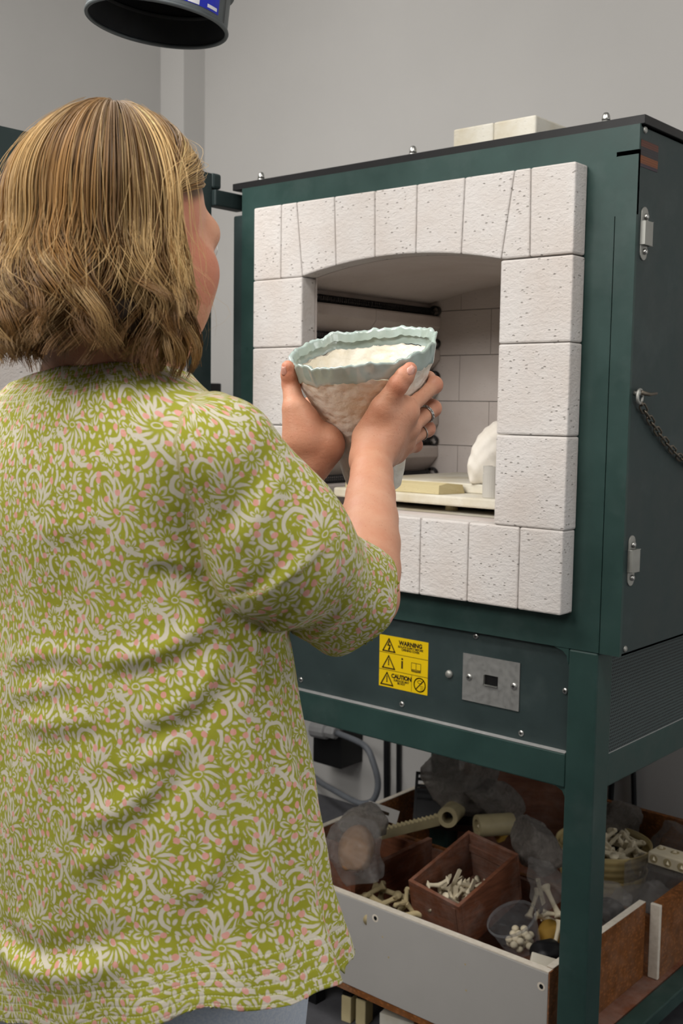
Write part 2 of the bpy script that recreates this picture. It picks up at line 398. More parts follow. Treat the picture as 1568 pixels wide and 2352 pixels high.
# stand: posts, rails, control panel
PX0, PX1 = -1.012, -.952; QX0, QX1 = -1.841, -1.781
for a, b, y in ((PX0, PX1, 1.83), (QX0, QX1, 1.83), (PX0, PX1, 2.55), (QX0, QX1, 2.55)):
    MB().box((a, y, 0), (b, y+.06, .9795)).build('leg', M['green'], K, bevel=.004)
def rail(lo, hi, m='green', name='rail'): return MB().box(lo, hi).build(name, M[m], K, bevel=.003)
rail((QX1, 1.83, .713), (PX0, 1.862, .779)); rail((QX1, 2.57, .713), (PX0, 2.61, .779))
rail((PX1-.055, 1.89, .713), (PX1-.003, 2.55, .777)); rail((QX0+.003, 1.89, .713), (QX0+.055, 2.55, .777))
MB().box((QX1, 1.8305, .7792), (PX0-.001, 1.8445, .7806)).build('bare_edge', M['worn'], K)['label'] = 'worn pale edge along the rail'
MB().box((PX1-.013, 1.892, .7771), (PX1-.0035, 2.55, .7784)).build('bare_edge', M['worn'], K)
for a, b in ((PX0, -1), (QX1, 1)):                    # welded gussets in the corners under the front rail
    MB().prism([(a, .7128), (a+b*.022, .7128), (a+b*.006, .706), (a, .694)], 1, 1.834, 1.858).build('gusset', M['green'], K)
rail((-.9975, 1.89, .128), (-.953, 2.55, .161)); rail((-1.8405, 1.89, .10), (-1.795, 2.55, .145))
mb = MB().box((QX1, 1.845, .779), (PX0, 1.849, .98)); pan = mb.build('control_panel', M['green2'], K)
for z, b in ((.979, -1),): MB().prism([(PX0, z), (PX0-.03, z), (PX0-.012, z-.006), (PX0-.005, z-.013), (PX0, z-.03)], 1, 1.831, 1.8449).build('gusset', M['green'], K)
t = NT('perforated steel', .5, .3); ob = t.obj(); E.T = t
sx = t.node('ShaderNodeSeparateXYZ'); t.l.new(ob, sx.inputs[0]); yy = E(sx.outputs['Y'])*(1/.0066); zz = E(sx.outputs['Z'])*(1/.0066)
fr = lambda e: E.op('FRACT', e)-.5
u = yy+zz*.5; d = elen(fr(u), fr(zz)); hole = sstep(d, .30, .36)
t.set(Base_Color=t.mix(hole.v, (.002, .002, .002), lin((72, 84, 84)))); t.bump(hole.v, .5, .001); M['perf'] = t.m
MB().box((PX1-.006, 1.892, .777), (PX1-.004, 2.55, .98)).build('perforated_side', M['perf'], K)
def screw(c, n, r=.0062, parent=K, name='screw', cross=True, mat='steel', h=.0035):
    n = np.asarray(n, float); R = np.array(Vector(n).to_track_quat('Z', 'Y').to_matrix()); mb = MB()
    mb.lathe([(r, 0), (r, h*.35), (r*.8, h*.8), (r*.35, h), (0, h)], c, R, seg=14)
    o = mb.build(name, M[mat], parent, smooth=True)
    if cross:
        m2 = MB(); q = r*.5
        m2.box((-q, -q*.22, 0), (q, q*.22, h*1.06), np.vstack([np.column_stack([R, c]), [0, 0, 0, 1]])); m2.box((-q*.22, -q, 0), (q*.22, q, h*1.06), np.vstack([np.column_stack([R, c]), [0, 0, 0, 1]]))
        m2.build('screw_slot', M['void'], o)
    return o
for px, py in ((1093, 1461), (923, 1617), (1197, 1684)): screw(pY(px, py, 1.845), (0, -1, 0))
screw(pY(1298, 1587, 1.845), (0, -1, 0)); screw((-1.63, 1.845, .96), (0, -1, 0)); screw((-1.7, 1.845, .80), (0, -1, 0))
screw(pY(1032, 1548, 1.845), (0, -1, 0), .0085, name='blanking_plug', cross=False, mat='zinc', h=.007)
a, b = pY(1065, 1499, 1.845), pY(1192, 1634, 1.845)
mb = MB(); c0, c1 = pY(1113, 1549, 1.843), pY(1143, 1579, 1.843)
for lo, hi in (((a[0], a[2]), (b[0], c0[2])), ((a[0], c1[2]), (b[0], b[2])), ((a[0], c0[2]), (c0[0], c1[2])), ((c1[0], c0[2]), (b[0], c1[2]))):
    mb.box((lo[0], 1.8425, lo[1]), (hi[0], 1.8445, hi[1]))
bp = mb.build('blanking_plate', M['plate'], K); bp['label'] = 'square grey metal plate with a square hole'
MB().box((c0[0], 1.8443, c0[2]), (c1[0], 1.8449, c1[2])).build('socket_hole', M['void'], bp)
MB().box((c0[0]-.001, 1.838, c1[2]), (c1[0], 1.8425, c1[2]+.0015)).box((c0[0]-.001, 1.838, c1[2]), (c0[0]+.0005, 1.8425, c0[2])).build('hole_lip', M['zinc'], bp)
for px, py in ((1077, 1555), (1180, 1576)): screw(pY(px, py, 1.8425), (0, -1, 0), .0072, bp)
# warning label
a, b = pY(872, 1456, 1.8445), pY(981, 1598, 1.8445); LY = 1.8443; LW, LH = b[0]-a[0], a[2]-b[2]
wl = MB().box((a[0], LY, b[2]), (b[0], 1.8449, a[2])).build('warning_label', M['yellow'], K); wl['label'] = 'yellow warning label with black signs and writing'
def L(u, v): return np.array([a[0]+u*LW, LY-.0004, a[2]-v*LH])
def stroke(mb, pts, w, closed=False):
    pts = [np.array(p, float) for p in pts]; n = len(pts)
    for i in range(n if closed else n-1):
        p, q = pts[i], pts[(i+1) % n]; d = (q-p)*np.array([LW, LH]); l = np.linalg.norm(d); d /= l; nn = np.array([-d[1], d[0]])*w/2; e = d*w/2
        qd = [p*[LW, LH]-e+nn, p*[LW, LH]-e-nn, q*[LW, LH]+e-nn, q*[LW, LH]+e+nn]
        mb.add([(a[0]+s[0], LY-.0004, a[2]-s[1]) for s in qd], [(0, 1, 2, 3)])
mb = MB()
stroke(mb, [(0, .333), (1, .333)], .0009); stroke(mb, [(0, .665), (1, .665)], .0009); stroke(mb, [(.68, .665), (.68, .985)], .0007)
for cx, v0, v1 in ((.20, .045, .31), (.20, .375, .64), (.17, .705, .965)):
    stroke(mb, [(cx, v0+.015), (cx-.125, v1-.01), (cx+.125, v1-.01)], .0028, True)
stroke(mb, [(.205, .115), (.18, .185), (.225, .185), (.2, .26)], .0028); stroke(mb, [(.215, .235), (.2, .265)], .004)
for cx, v in ((.20, .46), (.17, .79)):
    stroke(mb, [(cx, v), (cx, v+.065)], .0026); stroke(mb, [(cx, v+.095), (cx, v+.1)], .003)
for q in ([(.67, .435), (.86, .435), (.86, .56), (.67, .56)],): stroke(mb, q, .0010, True)
stroke(mb, [(.765, .435), (.765, .56)], .0010)
for k in range(3): stroke(mb, [(.67, .572+k*.013), (.765, .58+k*.013), (.86, .572+k*.013)], .0009)
stroke(mb, [(.845+.112*math.cos(t_), .83+.128*math.sin(t_)) for t_ in np.linspace(0, 2*PI, 33)[:-1]], .0024, True)
stroke(mb, [(.765, .925), (.925, .735)], .0022)
stroke(mb, [(.845+.04*math.cos(t_), .775+.03*math.sin(t_)) for t_ in np.linspace(PI, 2.2*PI, 9)], .0011); stroke(mb, [(.80, .775), (.82, .80), (.89, .80)], .0011)
for k in range(3):
    for j in range(3): stroke(mb, [(.865+k*.022, .845+j*.035), (.872+k*.022, .862+j*.035)], .0009)
mb.build('warning_symbol', M['ink'], wl)
U, V_ = (1, 0, 0), (0, 0, 1)
for body, sz, u, v, bold, sp in (('WARNING', .0125, .645, .105, .0, 1.0), ('ISOLATE SUPPLY BEFORE', .0062, .645, .178, 0, .95), ('OPENING COVER', .0062, .645, .228, 0, .95),
                                 ('CAUTION', .0125, .47, .765, 0, .92), ('SURFACES MAY', .0062, .47, .84, 0, .95), ('BE HOT', .0062, .47, .888, 0, .95), ('i', .034, .48, .49, 0, 1)):
    text_mesh(body, sz, 0, L(u, v), U, V_, 'lettering', M['ink'], wl, bold=.0006 if sz > .01 else .0002, spacing=sp)
# right-hand side: straps, chain, rating sticker, screws
def strap(zt_, zb_):
    mb = MB(); yc = 1.858; w = .0125; zc = (zt_+zb_)/2; pts = []
    for t_ in np.linspace(0, PI, 9): pts.append((yc+w*math.cos(t_), zt_-w+w*math.sin(t_)))
    for t_ in np.linspace(PI, 2*PI, 9): pts.append((yc+w*math.cos(t_), zb_+w+w*math.sin(t_)))
    mb.prism(pts, 0, x1, x1+.0025)
    s_ = mb.build('strap_bracket', M['zinc'], K, bevel=.0006); s_['label'] = 'grey metal latch strap on the kiln side'
    mb = MB(); h = .021                              # raised channel in the middle
    mb.prism([(x1+.002, zc-h), (x1+.010, zc-h), (x1+.010, zc+h), (x1+.002, zc+h)], 1, yc-.0135, yc-.0115) if 0 else None
    mb.box((x1+.008, yc-.014, zc-h), (x1+.0105, yc+.016, zc+h)); mb.box((x1, yc+.0135, zc-h), (x1+.0105, yc+.016, zc+h)); mb.box((x1, yc-.014, zc-h), (x1+.0105, yc-.0115, zc+h))
    mb.build('strap_channel', M['zinc'], s_, bevel=.002)
    for z in (zt_-.017, zb_+.015): screw((x1+.0025, yc+.001, z), (1, 0, 0), .0055, s_, cross=False, mat='steel', h=.006)
strap(1.776, 1.684); strap(1.198, 1.106)
screw((x1, 1.848, 1.905), (1, 0, 0), .006, cross=False, mat='zinc', h=.004); screw((x1, 1.848, .992), (1, 0, 0), .006, cross=False, mat='zinc', h=.004)
t = NT('faded rating sticker', .5, .3); ob = t.obj(); sx = t.node('ShaderNodeSeparateXYZ'); t.l.new(ob, sx.inputs[0])
E.T = t; zn = (E(sx.outputs['Z'])-1.842)*(1/.046)
rp = t.ramp(zn.v, (0, lin((60, 48, 58))), (.12, lin((60, 48, 58))), (.13, lin((120, 68, 38))), (.40, lin((126, 72, 40))), (.42, lin((52, 48, 50))), (.74, lin((50, 46, 50))), (.76, lin((96, 56, 42))), (1, lin((90, 52, 42))))
ln = E.op('FRACT', zn*11); t.set(Base_Color=t.mix((sstep(ln, .78, .86)*.6).v, rp, lin((30, 26, 24)))); M['sticker'] = t.m
st = MB().box((x1, 1.836, 1.842), (x1+.0006, 1.903, 1.888)).build('rating_sticker', M['sticker'], K); st['label'] = 'faded orange and dark rating sticker'
mb = MB(); ez = 1.452; ey = 1.847
mb.tube([(x1, ey, ez), (x1+.012, ey, ez)], .004, 10); th = np.linspace(0, 2*PI, 25)
mb.tube([(x1+.009, ey+.004+.009*math.cos(q), ez-.006+.012*math.sin(q)) for q in th], .003, 8)
eb = mb.build('eye_bolt', M['zinc'], K, smooth=True)
MB().tube([(x1+.011, ey+.004, ez+.001), (x1+.013, ey+.035, ez-.002), (x1+.013, ey+.062, ez+.0005)], [.0045, .003, .0026], 10).build('locking_pin', M['chain'], eb, smooth=True)
ch = MB().tube([(x1+.0105, ey+.007, ez-.016), (x1+.0105, ey+.011, ez-.022)], .003, 8).build('safety_chain', M['chain'], K, smooth=True); ch['label'] = 'hanging steel safety chain'
cpts = [np.array([x1+.009, ey+.008+.44*s_, ez-.018-.62*s_*(1-.62*s_)*.54]) for s_ in np.linspace(0, 1, 400)]
ar = np.concatenate([[0], np.cumsum([np.linalg.norm(cpts[i+1]-cpts[i]) for i in range(399)])]); s_ = .004; i = 0
while s_+.024 < ar[-1]:
    p = np.array([np.interp(s_, ar, [c[k] for c in cpts]) for k in range(3)]); q = np.array([np.interp(s_+.022, ar, [c[k] for c in cpts]) for k in range(3)])
    d = (q-p); l = np.linalg.norm(d); d /= l; sd = np.array([1., 0, 0]); up = np.cross(d, sd)
    ang = .9 if i % 2 else -.6; e = math.cos(ang)*up+math.sin(ang)*sd; c = (p+q)/2; hw = .0058; hl = l/2+.001
    ring = []
    for q_ in np.linspace(0, 2*PI, 21):
        cs, sn = math.cos(q_), math.sin(q_); ring.append(c+d*(math.copysign(max(hl-hw, 0), cs)+hw*cs)+e*hw*sn)
    MB().tube(ring, .0019, 6, caps=False).build('chain_link', M['chain'], ch, smooth=True); s_ += .0185; i += 1
screw(cpts[-1]+np.array([-.009, 0, .0]), (1, 0, 0), .006, cross=False, mat='zinc', h=.012, name='chain_hook')
# door, swung open on the left
dx = -1.93; dr = MB()
y0d, y1d, z0d, z1d = .80, 1.776, .98, 1.944; w = .1
dr.box((dx-.012, y0d, z1d-w), (dx, y1d, z1d)); dr.box((dx-.012, y0d, z0d), (dx, y1d, z0d+w)); dr.box((dx-.012, y0d, z0d+w), (dx, y0d+w, z1d-w)); dr.box((dx-.012, y1d-w, z0d+w), (dx, y1d, z1d-w))
dr.box((dx-.1, y0d, z0d), (dx-.0125, y1d, z1d))
door = dr.build('door', M['green2'], K); door['label'] = 'green kiln door standing open at the left'
mb = MB(); ny = 3
for i in range(4):
    for j in range(5):
        mb.box((dx, .91+i*.19+.0007, 1.09+j*.15+.0007), (dx+.04, .91+(i+1)*.19-.0007, 1.09+(j+1)*.15-.0007))
mb.build('door_brick', M['brick'], door, bevel=.003)
MB().box((dx-.03, 1.776, 1.911), (dx+.004, 1.804, 1.946)).build('hinge_block', M['green2'], door, bevel=.006)
MB().box((dx-.035, y0d+.03, z1d-.055), (dx+.003, y0d+.06, z1d-.05)).build('door_handle', M['green2'], door)
for z in (1.872, 1.02): MB().box((dx-.02, 1.777, z), (dx+.012, 1.874, z+.036)).build('hinge_arm', M['green2'], K, bevel=.003)
# ------------------------------------------------------------------ vessel in her hands
VB, VT = pD(860, 1114, 1.545), pD(833, 797, 1.470)
VA = (VT-VB)/np.linalg.norm(VT-VB); VH = np.linalg.norm(VT-VB)
e1 = CAM_C-VB; e1 -= VA*(e1@VA); e1 /= np.linalg.norm(e1); e2 = np.cross(VA, e1)     # e1 towards the viewer, e2 to the right
if e2 @ CAM_M[0] < 0: e2 = -e2
HS = np.array([-.02, 0, .04, .10, .26, .40, .54, .73, .89, 1.0, 1.08])*VH
RS = np.array([.034, .0365, .0385, .042, .0475, .056, .0655, .080, .0925, .0965, .0985])
def v_r(h): return np.interp(h, HS, RS)
def v_sdf(P):
    q = np.asarray(P)-VB; h = q@VA; r = np.linalg.norm(q-np.outer(h, VA), axis=1)
    d = (r-v_r(h))*.93
    return np.maximum(np.maximum(d, h-VH*1.06), -h-.002)
def hug(px, py, off, far=False):
    t = np.linspace(1.28, 1.72, 441); P = CAM_C+t[:, None]*ray(px, py); d = v_sdf(P); k = np.nonzero(d <= off)[0]
    if len(k) == 0: return P[np.argmin(d)]
    return P[k[-1] if far else k[0]]
RV = np.column_stack([e2, np.cross(VA, e2), VA])       # angle 0 = right, then round towards the back
lump = rng.normal(size=(12, 3))
def rimz(t): return .0058*math.cos(t)+.0022*math.sin(3*t+1)+.0012*math.sin(7*t+.4)+.0011*math.sin(13*t+2+math.sin(2*t))+.0010*math.sin(23*t+2*math.sin(5*t))+.0008*math.sin(47*t+1+2*math.sin(3*t))
def wob_r(t, z): return 1+.012*math.sin(2*t+.6)+.006*math.sin(3*t+2+z*20)+.004*math.sin(5*t+z*60)
def ves(h0, h1, off0, n, inner=False):
    pr = []
    for s in np.linspace(0, 1, n): pr.append((s, h0+(h1-h0)*s))
    return pr
SEG = 144
def wall(mb, hs, off, top=False, band=0):
    prof = [(float(v_r(h)+off), h) for h in hs]; hm = VH
    def wob(r, z, t):
        k = smoothstep(VH*.55, VH, z); return r*wob_r(t, z)+(.0012*math.sin(19*t+40*z) if z > VH*.85 else 0), z+rimz(t)*k+(band*(.0016*math.sin(3*t)+.001*math.sin(8*t+1))*(1 if z < VH*.95 else 0))
    n0 = mb.n; mb.lathe(prof, VB, RV, SEG, wob)
    cut = [f for f in mb.f if len(f) == SEG]; mb.f = [f for f in mb.f if len(f) != SEG]; return mb
t = NT('pearly cream clay', .42, .4); n = t.noise(26, 4, .6); n2 = t.noise(70, 3)
t.set(Base_Color=t.ramp(n, (.3, lin((234, 222, 198))), (.5, lin((243, 236, 220))), (.75, lin((246, 242, 232)))))
hh = t.node('ShaderNodeMath', operation='ADD'); t.l.new(t.voro(75, stretch=(1, 1, 1.5), feature='SMOOTH_F1'), hh.inputs[0]); t.l.new(n2, hh.inputs[1]); t.bump(hh.outputs[0], .6, .004); M['clay'] = t.m
t = NT('celadon glaze', .12, .5); n = t.noise(16, 4)
t.set(Base_Color=t.ramp(n, (.3, lin((160, 174, 160))), (.55, lin((178, 194, 188))), (.8, lin((200, 208, 202))))); t.b.inputs['Coat Weight'].default_value = .6; t.b.inputs['Coat Roughness'].default_value = .06
t.bump(t.noise(60, 3), .25, .002); M['glaze'] = t.m
hb = VH*.885; vth = .0042
Vs = thing('clay_vessel', VB, 'cream hammered clay vase with pale blue-green ragged rim held in both hands', 'vase')
mb = MB(); wall(mb, np.linspace(0, hb, 40), 0); wall(mb, np.linspace(.006, hb, 30), -vth)
mb.lathe([(.0365, .0005), (.02, -.001), (0, -.001)], VB, RV, SEG); mb.lathe([(.0325, .006), (0, .006)], VB, RV, SEG)
mb.f = [f for f in mb.f if len(f) != SEG]; mb.build('vessel_body', M['clay'], Vs, smooth=True)
mb = MB(); hs = np.linspace(hb-.001, VH*1.0, 12)
prof = [(float(v_r(h)+.0009), h) for h in hs]+[(float(v_r(VH))-.0005, VH+.0014), (float(v_r(VH))-.0025, VH+.0010)]+[(float(v_r(h)-vth-.0007), h) for h in hs[::-1] if h > VH*.935]
def wob(r, z, t):
    k = smoothstep(VH*.55, VH, z); q = smoothstep(VH*.9, VH, z)
    return r*wob_r(t, z)+q*(.0010*math.sin(17*t+1+2*math.sin(2*t))+.0008*math.sin(31*t+3*math.sin(3*t))), z+rimz(t)*k+(1-q)*(.0015*math.sin(3*t)+.0012*math.sin(9*t+1))
mb.lathe(prof, VB, RV, SEG, wob); mb.f = [f for f in mb.f if len(f) != SEG]
rm = mb.build('glazed_rim', M['glaze'], Vs, smooth=True); rm['label'] = 'glossy pale blue-green glazed rim'
# ------------------------------------------------------------------ the potter
PO = np.array([-.90, .72, 0.])
PE = thing('person', PO, 'woman with wavy dark blonde hair in a green floral tunic, holding up a vase', 'person')
def V3(*a): return np.array(a, float)
HC = V3(-.874, .692, 1.590)
ya, pi_ = .10, -.10                                    # head turned a touch to its left, tipped down
HR = np.array((Matrix.Rotation(ya, 3, 'Z') @ Matrix.Rotation(pi_, 3, 'X')))
def hd(x, y, z): return HC+HR@V3(x, y, z)
NB = V3(-.912, .700, 1.43)
head = [EL(hd(0, -.012, .018), (.073, .094, .088), HR), EL(hd(0, .028, -.045), (.056, .062, .076), HR, .03),
        RC(hd(-.03, .0, -.06), hd(-.012, .062, -.098), .03, .02), RC(hd(.03, .0, -.06), hd(.012, .062, -.098), .03, .02), EL(hd(0, .072, -.1), (.02, .018, .018), HR, .02),
        EL(hd(-.041, .05, -.034), (.027, .03, .026), HR), EL(hd(.041, .05, -.034), (.027, .03, .026), HR),
        EL(hd(-.036, .040, -.068), (.026, .032, .034), HR, .03), EL(hd(.036, .040, -.068), (.026, .032, .034), HR, .03),
        RC(hd(-.034, .076, .008), hd(.034, .076, .008), .015, .015, .02), RC(hd(0, .088, -.004), hd(0, .108, -.04), .008, .0105, .012),
        EL(hd(-.011, .098, -.044), (.008, .009, .007), HR, .008), EL(hd(.011, .098, -.044), (.008, .009, .007), HR, .008),
        EL(hd(0, .088, -.066), (.021, .009, .005), HR, .006), EL(hd(0, .086, -.075), (.019, .010, .006), HR, .006),
        RC(hd(0, -.02, -.07), NB, .052, .056, .03)]
for s in (-1, 1):
    er = HR@np.array(Matrix.Rotation(.35*s, 3, 'Z') @ Matrix.Rotation(-.2, 3, 'X'))
    head += [EL(hd(.077*s, -.012, -.022), (.007, .019, .031), er, .008)]
SR, SL = V3(-.758, .678, 1.372), V3(-1.06, .715, 1.375)
ER, WR = pD(838, 1372, 1.20), pD(856, 1040, 1.412)
EL_, WL = V3(-1.085, .93, 1.185), pD(703, 1070, 1.468)
torso = [RC((-.912, .70, 1.44), (-.905, .71, 1.30), .055, .10, .06), RC((-.98, .71, 1.30), (-.83, .71, 1.30), .095, .095, .05), RC((-.94, .72, 1.30), (-.93, .73, 1.08), .12, .115, .05),
         RC((-.87, .72, 1.30), (-.87, .73, 1.08), .12, .115, .05), RC((-.95, .735, 1.05), (-.95, .73, .93), .125, .115, .05), RC((-.85, .735, 1.05), (-.85, .73, .93), .125, .115, .05),
         RC((-.912, .70, 1.42), SR, .04, .045, .04), RC((-.912, .70, 1.42), SL, .04, .045, .04)]
for s, x in ((-1, -.985), (1, -.815)):
    torso += [RC((x, .735, .90), (x, .75, .48), .085, .055, .04), RC((x, .75, .48), (x, .73, .09), .055, .036, .02), RC((x, .71, .055), (x+.01*s, .86, .035), .036, .026, .02)]
mid = lambda a, b, t: a+(b-a)*t
def uv(a): return a/np.linalg.norm(a)
arms = [RC(SR, ER, .047, .037, .02), RC(SL, EL_, .047, .037, .02)]
def chain(A, B, rs, k=.004):
    n = len(rs)-1; return [RC(mid(A, B, q/n), mid(A, B, (q+1)/n), rs[q], rs[q+1], k) for q in range(n)]
arms += chain(ER, WR, (.0365, .0375, .0365, .0335, .0295, .0260, .0235))+chain(EL_, WL, (.036, .0365, .0355, .033, .030, .027, .0255))
# right hand
RM = [hug(928, 946, .0150), hug(938, 984, .0150), hug(928, 1017, .0145), hug(908, 1042, .0135)]      # knuckles
RP = [hug(996, 884, .0105), hug(993, 938, .0105), hug(980, 985, .0100), hug(953, 1022, .0090)]
RDp = [hug(984, 868, .0085, True), hug(972, 915, .0088, True), hug(955, 962, .0085, True), hug(935, 1000, .008, True)]
RT = [hug(962, 866, .0080, True), hug(945, 908, .0082, True), hug(930, 952, .008, True), hug(917, 988, .007, True)]
palmR = []
for i, (rm_, k) in enumerate(zip(RM, (.0135, .0135, .0125, .0115))):
    wv = WR+(CAM_M[0]*(.012-.008*i)-CAM_M[1]*(.006-.006*i))*np.array(1.)
    palmR.append(RC(wv, rm_, .0170, k, .012))
palmR += [RC(mid(WR, RM[0], .35), mid(WR, RM[3], .5), .018, .015, .02)]
TR = [hug(846, 1004, .020), hug(880, 936, .0150), hug(914, 884, .0112), hug(941, 848, .0088)]
thumbR = [RC(TR[0], TR[1], .0200, .0150, .010), RC(TR[1], TR[2], .0150, .0118, .004), EL(TR[2], .0126, None, .004), RC(TR[2], mid(TR[2], TR[3], .55), .0118, .0119, .003), RC(mid(TR[2], TR[3], .55), TR[3], .0119, .0092, .003)]
palmR += [RC(TR[0], RM[0], .014, .0105, .03), RC(TR[1], mid(TR[1], RM[0], .55), .009, .0075, .03)]
def finger(m, p, d, t_, r):
    return [RC(m, p, r*1.12, r*1.06, .006), RC(p, d, r*1.04, r*.92, .005), RC(d, t_, r*.92, r*.78, .004), EL(p, r*1.12, None, .006)]
fR = [finger(RM[i], RP[i], RDp[i], RT[i], r) for i, r in enumerate((.0096, .0097, .0092, .0080))]
for i in range(4): palmR.append(EL(RM[i]+uv(CAM_C-RM[i])*.002, .0128-.0006*i, None, .012))
tend = [RC(mid(WR, RM[i], .3)+uv(CAM_C-RM[i])*.0125, RM[i]+uv(CAM_C-RM[i])*.010, .0034, .0042, .010) for i in range(4)]
# left hand
LT = [pD(692, 1012, 1.452), pD(676, 938, 1.447), pD(668, 882, 1.457), hug(661, 843, .009)]
thumbL = [RC(LT[0], LT[1], .0200, .0155, .010), RC(LT[1], LT[2], .0145, .0114, .004), EL(LT[2], .0118, None, .004), RC(LT[2], mid(LT[2], LT[3], .55), .0112, .0110, .003), RC(mid(LT[2], LT[3], .55), LT[3], .0110, .0086, .003), EL(pD(700, 985, 1.455), (.022, .022, .03), None, .02)]
LM = [pD(716, 940, 1.552), hug(742, 962, .015, True), hug(760, 995, .015, True), hug(778, 1020, .0135, True)]
LP = [hug(742, 900, .011, True), hug(770, 925, .011, True), hug(785, 965, .0105, True), hug(800, 1000, .0095, True)]
LDp = [hug(770, 885, .009, True), hug(797, 908, .009, True), hug(808, 950, .009, True), hug(820, 985, .008, True)]
LTp = [hug(792, 878, .0085, True), hug(820, 900, .0085, True), hug(830, 942, .008, True), hug(838, 976, .0075, True)]
heelL = hug(742, 1020, .022)
palmL = [RC(WL, heelL, .022, .0235, .02), RC(heelL, LM[3], .021, .0125, .02), RC(WL, LM[0], .019, .0135, .02), RC(mid(WL, heelL, .3), LM[1], .019, .0135, .02), RC(mid(WL, heelL, .7), LM[2], .0185, .0125, .02), RC(LT[0], heelL, .018, .018, .02), RC(LT[0], LM[0], .016, .0125, .02), RC(LT[1], mid(LT[1], LM[0], .7), .008, .008, .02)]
fL = [finger(LM[i], LP[i], LDp[i], LTp[i], r) for i, r in enumerate((.0094, .0097, .0092, .0080))]
base = torso+arms+head; eyes = [hd(s*.031, .0865, -.006) for s in (-1, 1)]
hands_c = (WR+RM[0])/2, (WL+LM[0])/2
def body_fn(P, c, R):
    d = field(base, P, c, R)
    near = c is None or min(np.linalg.norm(c-hc) for hc in hands_c) < .22+R
    if near:
        for palm, th, fs in ((palmR+tend, thumbR, fR), (palmL, thumbL, fL)):
            if c is None or np.linalg.norm(palm[0].c-c) < .2+R:
                dp = smin(field(palm, P, c, R), field(th, P, c, R), .010); d = smin(d, dp, .015)
                df = np.full(len(P), 1.)
                for f in fs: df = np.minimum(df, field(f, P, c, R))
                d = smin(d, df, .006)
        d = np.maximum(d, -(v_sdf(P)*1.0-.0010))
    if c is None or np.linalg.norm(c-HC) < .2+R:
        for e in eyes:
            q = EL(e+HR@V3(0, .012, 0), (.016, .012, .0095), HR)(P); d = np.maximum(d, -q) if 0 else -smin(-d, q, .008)
    return d
bV, bF = sdf_mesh(body_fn, (-1.20, .56, -.01), (-.66, 1.66, 1.74), .0024)
def close_holes(V, F):
    e = np.stack([F, np.roll(F, -1, 1)], -1).reshape(-1, 2); k1 = np.sort(e, 1); uq, inv, ct = np.unique(k1, axis=0, return_inverse=True, return_counts=True)
    b = e[ct[inv.ravel()] == 1]; nx = {int(q): int(p) for p, q in b}; add = []
    while nx:
        s0 = next(iter(nx)); loop = [s0]; c = nx.pop(s0)
        while c != s0 and c in nx: loop.append(c); c = nx.pop(c)
        if 3 <= len(loop) < 40:
            for i in range(1, len(loop)-1, 2): add.append([loop[0], loop[i], loop[i+1], loop[min(i+2, len(loop)-1)]])
    add = [a for a in add if len(set(a)) == 4]
    print('holes', len(b), len(add)); return np.concatenate([F, np.array(add, F.dtype)]) if add else F
bF = close_holes(bV, bF)
t = NT('fair skin', .5, .4); tint = t.attr('tint', 'Color'); n = t.noise(38, 5, .65); fr_ = t.voro(210)
blot = t.ramp(n, (.35, (0, 0, 0)), (.7, (.5, .5, .5)))
c = t.mix(blot, tint, t.mix(1.0, tint, (.90, .66, .58), 'MULTIPLY'))
fk = t.ramp(fr_, (.10, (.45,)*3), (.22, (0,)*3)); fm = t.mix(1.0, fk, t.ramp(t.noise(55, 3), (.45, (0,)*3), (.6, (1,)*3)), 'MULTIPLY')
t.set(Base_Color=t.mix(fm, c, t.mix(1.0, c, (.66, .48, .38), 'MULTIPLY')), Sheen_Weight=.03)
hh = t.node('ShaderNodeMath', operation='ADD'); t.l.new(t.noise(240, 4, .6), hh.inputs[0]); t.l.new(t.noise(90, 4, .7, stretch=(1, 1, 2.2)), hh.inputs[1])
t.bump(hh.outputs[0], .28, .0016); M['skin'] = t.m
body = fast_obj('body', bV, bF, M['skin'], PE)
sk = np.array(lin((212, 158, 128))); red = np.array(lin((198, 116, 90))); pale = np.array(lin((220, 172, 145))); scalp = np.array(lin((112, 84, 54)))
tt = np.tile(sk, (len(bV), 1))
def blend(mask, col):
    global tt; tt = tt*(1-mask[:, None])+col*mask[:, None]
def near(p, r0, r1): return 1-smoothstep(r0, r1, np.linalg.norm(bV-p, axis=1))
for q in RM+RP+LM+LP+[TR[2], LT[2], TR[1]]: blend(near(q, .006, .02)*.55, red)
for q in RT+LTp+[TR[3], LT[3], heelL]: blend(near(q, .004, .024)*.5, red)
blend(near(mid(heelL, LM[2], .4), .01, .035)*.45, red)
blend(near(ER, .02, .06)*.35, red); blend(near(pD(845, 1190, 1.30), .01, .09)*.35, pale)
hl = (bV-HC)@HR
for s in (-1, 1): blend(np.exp(-((hl[:, 0]-s*.045)**2+(hl[:, 1]-.06)**2+(hl[:, 2]+.04)**2)/.0009)*.5, red); blend((np.abs(hl[:, 0]-s*.08) < .016)*(np.abs(hl[:, 2]+.02) < .05)*(np.linalg.norm(hl, axis=1) < .12)*.5, red)
blend(np.exp(-((hl[:, 0]/.02)**2+((hl[:, 1]-.092)/.014)**2+((hl[:, 2]+.07)/.008)**2))*.8, np.array(lin((176, 92, 84))))
blend(smoothstep(.015, .03, hl[:, 2]+.55*np.maximum(-hl[:, 1], 0)-.6*np.maximum(hl[:, 1]-.02, 0))*(np.linalg.norm(hl, axis=1) < .14), scalp)
vcol(body.data, 'tint', tt)
t = NT('eye white', .15, .5); t.set(Base_Color=t.ramp(t.noise(20), (.3, lin((225, 220, 214))), (.7, lin((235, 230, 226))))); M['eye'] = t.m
M['iris'] = flat('grey-blue iris', (78, 92, 98), .2); M['brow'] = flat('brown brow hair', (112, 82, 54), .7)
